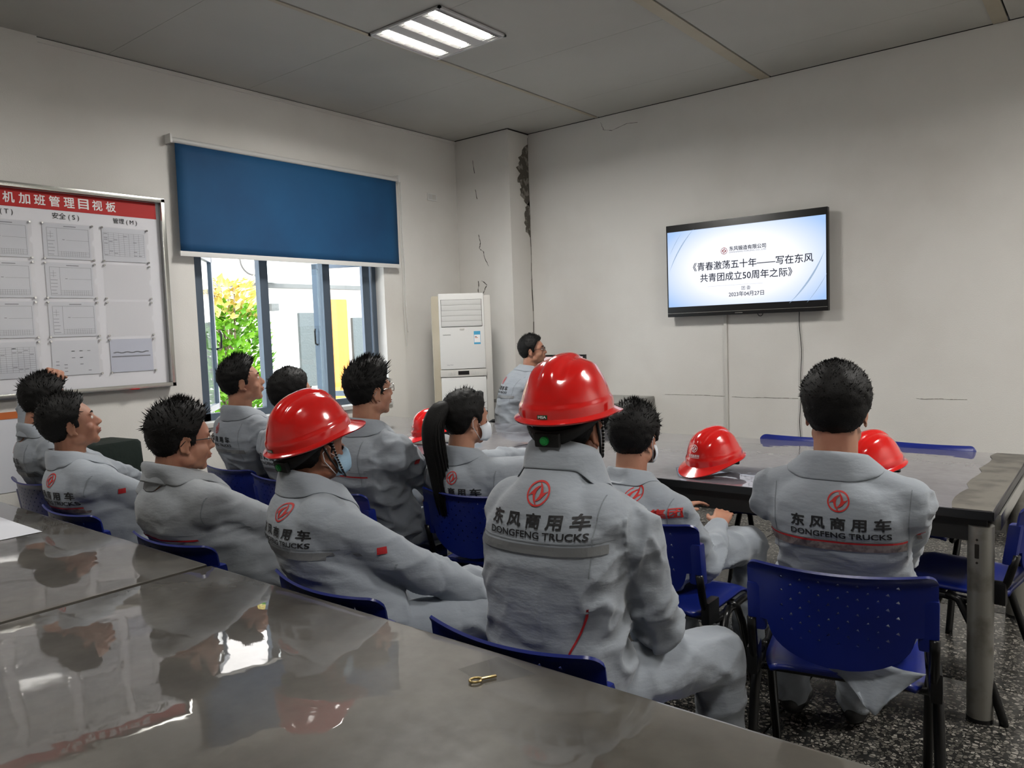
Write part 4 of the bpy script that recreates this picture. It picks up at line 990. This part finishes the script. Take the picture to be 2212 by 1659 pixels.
    if logo == 'trucks':
        back(emblem(.0275*k), lx, zl, nm='back_emblem', mm='print_red', nx=6, nz=6)
        back(fit_text('东 风 商 用 车', .245*k, .028, h=.034*k), lx, zl-.058*k, nm='back_lettering', mm='ink', nx=16)
        back(fit_text('DONGFENG TRUCKS', .247*k, .022, h=.016*k), lx, zl-.089*k, nm='back_lettering', mm='ink', nx=16)
    elif logo == 'vehicle':
        back(emblem(.0275*k), lx, zl, nm='back_emblem', mm='print_red', nx=6, nz=6)
        back(fit_text('东 风 商 用 车', .245*k, .028, h=.034*k), lx, zl-.058*k, nm='back_lettering', mm='ink', nx=16)
        back(fit_text('COMMERCIAL VEHICLE', .247*k, .012, h=.012*k), lx, zl-.087*k, nm='back_lettering', mm='ink', nx=16)
    elif logo == 'group':
        back(emblem(.0275*k), lx, zl, nm='back_emblem', mm='print_red', nx=6, nz=6)
        back(fit_text('东风零部件集团', .27*k, .022, h=.036*k), lx, zl-.062*k, nm='back_lettering', mm='print_red', nx=16)
    zs = zl-.122*k
    def ribbon(z, h, mm, nm, x0=-.19, x1=.19, off=.0016):
        me = _mf(x1-x0, h); back(me, (x0+x1)/2, z, off, nx=40, nz=2, nm=nm, mm=mm)
    if stripe == 'grey': ribbon(zs, .021, 'strip', 'reflective_strip')
    elif stripe == 'redgrey': ribbon(zs, .020, 'strip2', 'reflective_strip'); ribbon(zs+.0125, .005, 'print_red2', 'red_piping')
    elif stripe == 'red': ribbon(zs, .006, 'print_red2', 'red_piping')
    ribbon(zs+.017, .0022, 'seamc', 'seam', off=.0006)
    if piping:
        pts = [(.150-.055*math.sin(PI*min(1, i/12)*.5)**1.3-.02*(i/12), nb.z-.30-.23*i/12) for i in range(13)]
        me = bpy.data.meshes.new('p'); vs = []; fs = []
        for i, (x, z) in enumerate(pts): vs += [(x-.0022, z, 0), (x+.0022, z, 0)]
        for i in range(12): fs.append((2*i, 2*i+1, 2*i+3, 2*i+2))
        me.from_pydata(vs, [], fs); q = project(me, frame((0, -1, 0), (1, 0, 0), (0, 0, 1)), (0, 1, 0), bv, .0012, nx=1, nz=1); put('red_piping', q, M['print_red2'], jk)
    # armhole seams
    for s in (-1, 1):
        me = _mf(.0026, .19); Mx = frame((s*(shw-.012), -1, nb.z-.135), (1, 0, -s*.06), (s*.06, 0, 1)); q = project(me, Mx, (0, 1, 0), bv, .0006, nx=2, nz=26); put('seam', q, M['seamc'], jk)
    # small red flag on the sleeves
    for i, s in enumerate((-1, 1)):
        if flag != ('L', 'R')[i]: continue
        a, e, w_ = arms[i]; c = a+(e-a)*.42; Mx = frame((s*1.0, c.y, c.z), (0, s, 0), (0, 0, 1)); q = project(_mf(.03, .02), Mx, (-s, 0, 0), bv, .0015, nx=5, nz=4); put('sleeve_flag', q, M['print_red2'], jk)
    # ---- trousers and shoes
    if trousers:
        mb = MB(); mb.sph(pv+Vector((0, .01, -.0)), (hipw, .14, .095), 20)
        for s, k_, f in zip((-1, 1), knees, feet):
            h = pv+X*s*.088; k_, f = Vector(k_), Vector(f); mb.tcap(h, k_, .088, .071, 18); mb.tcap(k_, k_+(f-k_)*.5, .070, .064, 18); mb.tcap(k_+(f-k_)*.5, f+Vector((0, 0, .0)), .064, .058, 16)
        tme = remesh(mb, vox*1.25, 6, .5)
        cloth(tme, lambda p: (1+(.8 if p.y > .2 else 0), (9, 9, 10)), .007*fold, seed+5)
        put('trousers', tme, M[m], root)
        for s, f in zip((-1, 1), feet):
            f = Vector(f); mb = MB(); mb.sph((f.x, f.y+.02, .045), (.044, .085, .042), 16).sph((f.x, f.y+.105, .036), (.046, .072, .034), 16).cyl((f.x, f.y, .04), (f.x, f.y, .13), .047, .045, 16)
            put('shoe', MBshoe(mb, f), M['shoe'], root)
    if mask:
        P3 = []
        for i in range(13):
            a = R(-78+156*i/12); row = []
            for j in range(7):
                z = -.012-.088*j/6; q_ = math.sin(PI*j/6); rr = .070+.012*q_; b = .118+.006*q_-(.012 if j == 0 else 0)-(.022 if j == 6 else 0); f = math.cos(a)
                row.append(T @ Vector((rr*math.sin(a)*.93, -.006+b*f**.8+.0 if f > 0 else 0, z+(.014 if False else 0)+.018*(1-f)*(.5-j/6)*2*-1)))
            P3.append(row)
        mb = MB(); mb.grid(P3); o = put('tmp', mb.mesh(smooth=True)); s_ = o.modifiers.new('s', 'SOLIDIFY'); s_.thickness = .002; mk = put('face_mask', evald(o), M[mask], root)
        mb = MB()
        for s in (-1, 1):
            mb.tube([P(s*.062, .03, -.022), P(s*.072, .012, -.010), P(s*.082, -.010, .012), P(s*.083, -.024, .002), P(s*.082, -.022, -.024), P(s*.074, .0, -.052), P(s*.062, .026, -.082)], .0013, 5)
        put('ear_loop', mb.mesh(smooth=True), M['maskw'], mk)
    if hat:
        hp = put('hard_hat', HAT, M['red'], root); hp.matrix_local = T @ Matrix.Translation((0, -.004, .040)) @ Euler((R(hat if hat is not True else 4), 0, 0)).to_matrix().to_4x4(); fill_hat(hp)
        mb = MB()
        for s in (-1, 1):
            for o2 in (-.0, .012): mb.tube([P(s*.086, .01-o2*3, .036), P(s*.083, .022-o2*2, -.02), P(s*.070, .045-o2, -.075), P(s*.03, .078, -.106)], .0035, 6)
        put('chin_strap', mb.mesh(smooth=True), M['matteblack'], hp.parent if False else root)
        st = MB()
        for s in (-1, 1):
            for i in range(12):
                t_ = i/12; a, b = (Vector((s*.086, .01, .036)), Vector((s*.083, .022, -.02))) if t_ < .5 else (Vector((s*.083, .022, -.02)), Vector((s*.070, .045, -.075))); u = (t_*2) % 1; c = P(*(a+(b-a)*u)); st.sph(c, (.0042, .0042, .0014), 6, R3)
        put('strap_stripe', st.mesh(smooth=True), M['print_white'], root)
    return root, T, arms, jk
def MBshoe(mb, f):
    me = remesh(mb, .008, 4, .5); return me

BG = 'blue chairs of the seated audience'
chair(-.63, 2.31, R(12), 'blue plastic chair at the end of the row, its whole perforated back in view', BG)
chair(-1.30, 2.52, 0, 'blue plastic chair between the two front men, its seat edge in view', BG)
chair(-2.12, 2.54, R(2), 'blue plastic chair under the ponytailed woman', BG)
chair(-2.41, 2.31, R(-2), 'blue plastic chair with perforations showing, under the man in thin-rimmed glasses', BG) if False else chair(-2.645, 2.30, R(-2), 'blue plastic chair with perforations showing, under the man in thin-rimmed glasses', BG)
chair(-3.12, 2.36, 0, 'blue plastic chair under the man half hidden by a red helmet', BG)
chair(-3.62, 2.40, 0, 'blue plastic chair under the young man before the window', BG)
chair(-1.035, 1.49, R(2), 'blue plastic chair back rising over the near table edge, under the front helmeted man', BG)
chair(-1.645, 1.49, R(-2), 'blue plastic chair back over the near table edge, under the masked helmeted man', BG)
chair(-2.50, 1.50, R(4), 'blue plastic chair hidden behind the heavyset man with glasses', BG)
chair(-3.30, 1.50, R(2), 'blue plastic chair under the man looking up beside the board', BG)
chair(-4.2, 1.68, R(0), 'blue plastic chair under the man holding his head', BG)
chair(-1.40, 4.065, PI, 'empty blue plastic chair across the table, its top edge left of the short-haired man', 'empty blue chairs')
chair(-.80, 4.065, R(176), 'empty blue plastic chair across the table, its top edge right of the short-haired man', 'empty blue chairs')
chair(-.47, 3.30, R(82), 'empty blue plastic chair pushed in at the table end', 'empty blue chairs')

mp = dict(hairk=dict(style='short', spikes=3600, spl=.011, top=.029, side=.0135), knees=[(-.26, .34, .535), (-.06, .39, .535)], feet=[(-.28, .38, .09), (-.08, .42, .09)])
person('man with short black hair seen squarely from behind, at the end of the row', (-.61, 2.35), 4, (-.63, 2.24, 1.278), flag='L', hipw=.15, lx=.008, slope=.4, hyaw=12, stripe='redgrey', seed=2, vox=.0078, **mp)
person('front man in a red hard hat with grey strap and green knob behind', (-1.085, 1.515), 4, (-1.075, 1.55, 1.290), nbz=.075, lz=.02, lx=.03, piping=True, hyaw=10, slope=1.4, shw=.172, hpitch=2, hat=True, seed=3, hairk=dict(spikes=300, side=.006, top=.008), skin='skin_dark', vox=.0075, fat=1.03, knees=[(-.16, .40, .535), (.27, .36, .535)], feet=[(-.15, .42, .09), (.28, .38, .09)], hands=[(-.05, .36, .60), (.09, .34, .58)])
person('man in a red hard hat with a blue face mask, seated beside the front table', (-1.79, 1.51), -20, (-1.95, 1.415, 1.192), lx=-.035, lscale=.92, nbz=.055, lz=.01, slope=.9, hpitch=8, flag='R', hyaw=-3, hat=10, mask='mask', seed=4, hairk=dict(spikes=300, side=.006, top=.008), skin='skin_dark', vox=.0078, hands=[(-.05, .28, .60), (.15, .34, .58)], knees=[(-.12, .42, .535), (.2, .44, .535)], feet=[(-.13, .42, .09), (.2, .44, .09)])
person('heavyset man in black-rimmed glasses with a red line across his back', (-2.50, 1.56), -2, (-2.565, 1.34, 1.198), nbz=.03, hyaw=-12, hpitch=-2, specs='blackp', logo=None, stripe='red', seed=5, fat=1.1, m='uniform2', hands=[(-.08, .27, .62), (.07, .31, .62)], hairk=dict(style='short', spikes=2200, spl=.024, top=.030, side=.014))
person('man looking up in front of the notice board, bare-headed, ear in view', (-3.34, 1.55), -8, (-3.45, 1.29, 1.205), nbz=.015, flag='R', hyaw=-15, hpitch=16, seed=6, hands=[(-.05, .25, .64), (.05, .28, .62)], stripe='redgrey', hairk=dict(style='short', spikes=1500, spl=.02, top=.026, side=.014))
person('man in glasses resting a hand on top of his head, by the notice board', (-4.2, 1.75), -4, (-4.13, 1.49, 1.275), hyaw=0, hpitch=-5, specs='blackp', seed=7, hands=[(-.015, -.20, 1.272), (.08, .30, .62)], poles=[(-1, .1, .4), None], curl=1.0, hairk=dict(style='short', spikes=1500, spl=.024, top=.026, side=.014))
person('young man with brushed-up hair sitting before the window, chin raised', (-3.62, 2.46), 0, (-3.56, 2.17, 1.318), hyaw=-24, hpitch=12, seed=8, bvox=.006, hairk=dict(style='quiff', spikes=1700, spl=.026, top=.022, side=.010), lscale=.95)
person('man in black-rimmed glasses mostly hidden behind a red hard hat, before the window', (-3.12, 2.41), 0, (-3.13, 2.19, 1.265), hyaw=-6, hpitch=4, specs='blackp', seed=9, bvox=.006, hairk=dict(style='short', spikes=1200, spl=.014, top=.022, side=.014))
person('man in thin metal glasses with tousled hair, back half turned, before the window edge', (-2.62, 2.33), -2, (-2.54, 2.16, 1.298), flag='R', logo='vehicle', hyaw=-10, hpitch=6, specs='chrome', seed=10, stripe='red', bvox=.006, hairk=dict(style='quiff', spikes=1900, spl=.030, top=.026, side=.010), fat=1.04)
pony = person('woman with a long black ponytail and a face mask, leaning on the table', (-2.13, 2.57), -2, (-2.19, 2.40, 1.168), flag='R', hyaw=-14, mask='maskw', seed=11, bvox=.006, vox=.008, hairk=dict(style='nape', spikes=260, spl=.02, top=.018, side=.016), seatz=.54, shw=.165, fat=.92, hands=[(-.1, .46, .81), (.16, .47, .81)], poles=[(-.5, -.2, -.8), (.6, -.2, -.7)], lean_b=.05, logo='trucks', stripe='grey', lscale=.95)
person('man between the two front men, slouching over the table, red characters on his back', (-1.385, 2.56), -5, (-1.425, 2.50, 1.122), hyaw=4, hpitch=-4, mask='maskw', logo='group', stripe=None, seed=12, seatz=.54, lean_b=.07, slope=.8, hands=[(-.10, .30, .64), (.12, .28, .62)], poles=[(-.4, -.3, -.8), (.3, -.3, -.9)], lx=.07, lz=.045, bvox=.0058, hairk=dict(style='short', spikes=1700, spl=.022, top=.026, side=.016), knees=[(-.13, .42, .53), (.17, .44, .53)], feet=[(-.13, .42, .09), (.17, .40, .09)])
person('presenter with glasses sitting at the wall desk, turned towards the television', (-3.80, 4.75), -35, (-3.70, 4.86, 1.372), hyaw=-58, hpitch=6, specs='blackp', seed=13, bvox=.007, hands=[(-.10, .42, .84), (.12, .40, .86)], hairk=dict(style='short', spikes=900, spl=.016, top=.022, side=.012), seatz=.56, lean_b=.06)
# the woman's ponytail
root, T, arms, jk = pony
mb = MB(); rnd = random.Random(1); Pq = lambda x, y, z: T @ Vector((x, y, z))
ctrl = [(.0, -.100, .055), (0, -.135, .045), (0, -.165, -.01), (0, -.165, -.09), (0, -.145, -.20), (.005, -.135, -.30), (.01, -.125, -.39)]
def cat(pts, t):
    i = min(int(t*(len(pts)-1)), len(pts)-2); u = t*(len(pts)-1)-i; P_ = [Vector(pts[max(0, min(len(pts)-1, k))]) for k in (i-1, i, i+1, i+2)]
    return .5*((2*P_[1])+(-P_[0]+P_[2])*u+(2*P_[0]-5*P_[1]+4*P_[2]-P_[3])*u*u+(-P_[0]+3*P_[1]-3*P_[2]+P_[3])*u**3)
mb.tube([T @ cat(ctrl, i/20) for i in range(21)], [.018+.030*math.sin(PI*min(1, (i/20)*.8+.12))**.7*(1 if i < 17 else (21-i)/5) for i in range(21)], 14)
for k in range(200):
    a = rnd.random()*6.28; q_ = rnd.uniform(.6, 1.05); ox, oy = math.cos(a), math.sin(a); t1 = rnd.uniform(.75, 1.06)
    pts = []
    for i in range(9):
        t_ = t1*i/8; c = cat(ctrl, min(t_, .999)); w_ = (.018+.034*math.sin(PI*min(1, t_*.7+.1)))*q_; pts.append(T @ (c+Vector((ox*w_, oy*w_*.8, -.01*max(0, t_-1)))))
    mb.tube(pts, [.0022]*7+[.0015, .0005], 4)
put('ponytail', mb.mesh(smooth=True), M['hair'], root)
put('hair_tie', MB().tube([T @ Vector((.019*math.cos(a), -.112-.006*math.sin(a), .048+.019*math.sin(a))) for a in [2*PI*i/14 for i in range(14)]], .006, 8, True).mesh(smooth=True), M['matteblack'], root)

# dark green cloth over a chair beside the notice board
t = empty('covered_chair', (-4.76, 2.0, 0), R(6), label='chair draped in dark green cloth against the wall below the notice board', cat='chair')
mb = MB(); P = []
for z, g in ((.85, .0), (.855, .10), (.85, .155), (.835, .165), (.7, .17), (.4, .18), (.05, .20)):
    P.append([((1 if math.cos(a) > 0 else -1)*g*min(1, abs(math.cos(a))*1.35)*(1+.05*math.sin(a*9)*(.9-z)), (1 if math.sin(a) > 0 else -1)*g*1.0*min(1, abs(math.sin(a))*1.35)*(1+.05*math.cos(a*7)*(.9-z)), z) for a in [2*PI*i/48 for i in range(48)]])
mb.grid(P, closed=True); put('cloth', mb.mesh(smooth=50), M['greencloth'], t)
for x in (-.15, .15):
    for y in (-.15, .15): put('leg', MB().cyl((x, y, 0), (x, y, .4), .012).mesh(smooth=40), M['blackm'], t)

# office chair of the presenter
t = empty('office_chair', (-3.88, 4.68, 0), R(-62), label='black office chair with curved armrests at the wall desk', cat='chair')
mb = MB(); P = []
for i in range(13):
    z = .52+.42*i/12; P.append([(x*.24*(1-.25*max(0, (i-8)/4)**2), -.24-.03*math.sin(PI*i/12)+.05*abs(x)**2, z) for x in [-1+2*j/12 for j in range(13)]])
mb.grid(P); o = put('tmp', mb.mesh(smooth=True)); s_ = o.modifiers.new('s', 'SOLIDIFY'); s_.thickness = .03; put('backrest', evald(o), M['darkfab'], t)
put('seat', box(-.24, .24, -.22, .24, .40, .46, .02), M['darkfab'], t)
for s in (-1, 1):
    put('armrest', MB().tube([(s*.27, -.22, .62), (s*.29, -.12, .67), (s*.29, .05, .68), (s*.28, .17, .65), (s*.27, .2, .58), (s*.25, .12, .44)], [.014, .02, .022, .02, .014, .012], 10).mesh(smooth=True), M['blackp'], t)
put('gas_lift', MB().cyl((0, 0, .06), (0, 0, .42), .025).mesh(smooth=40), M['chrome'], t)
for k in range(5): a = 2*PI*k/5; l = put('foot', MB().cyl((0, 0, .09), (.27*math.cos(a), .27*math.sin(a), .06), .02, .014, 10).mesh(smooth=40), M['blackp'], t); put('caster', MB().sph((.27*math.cos(a), .27*math.sin(a), .028), .028, 12).mesh(smooth=True), M['blackp'], l)

# the short-haired man's shirt tail hanging below the chair back
root2 = bpy.data.objects['person']
P = []
for i in range(13):
    u = -1+2*i/12; row = []
    for j in range(9):
        v = j/8; x = .06+.035*v+u*(.15*(1-v)+.035*v); z = .515-.02*abs(u)-(.125*v)*(1-.5*abs(u)**1.5); y = -.235-.05*v+.02*abs(u)+.006*math.sin(u*7+v*3)
        row.append((x, y, z))
    P.append(row)
mb = MB(); mb.grid(P); o = put('tmp', mb.mesh(smooth=True)); s_ = o.modifiers.new('s', 'SOLIDIFY'); s_.thickness = .003; put('shirt_tail', evald(o), M['uniform'], root2)
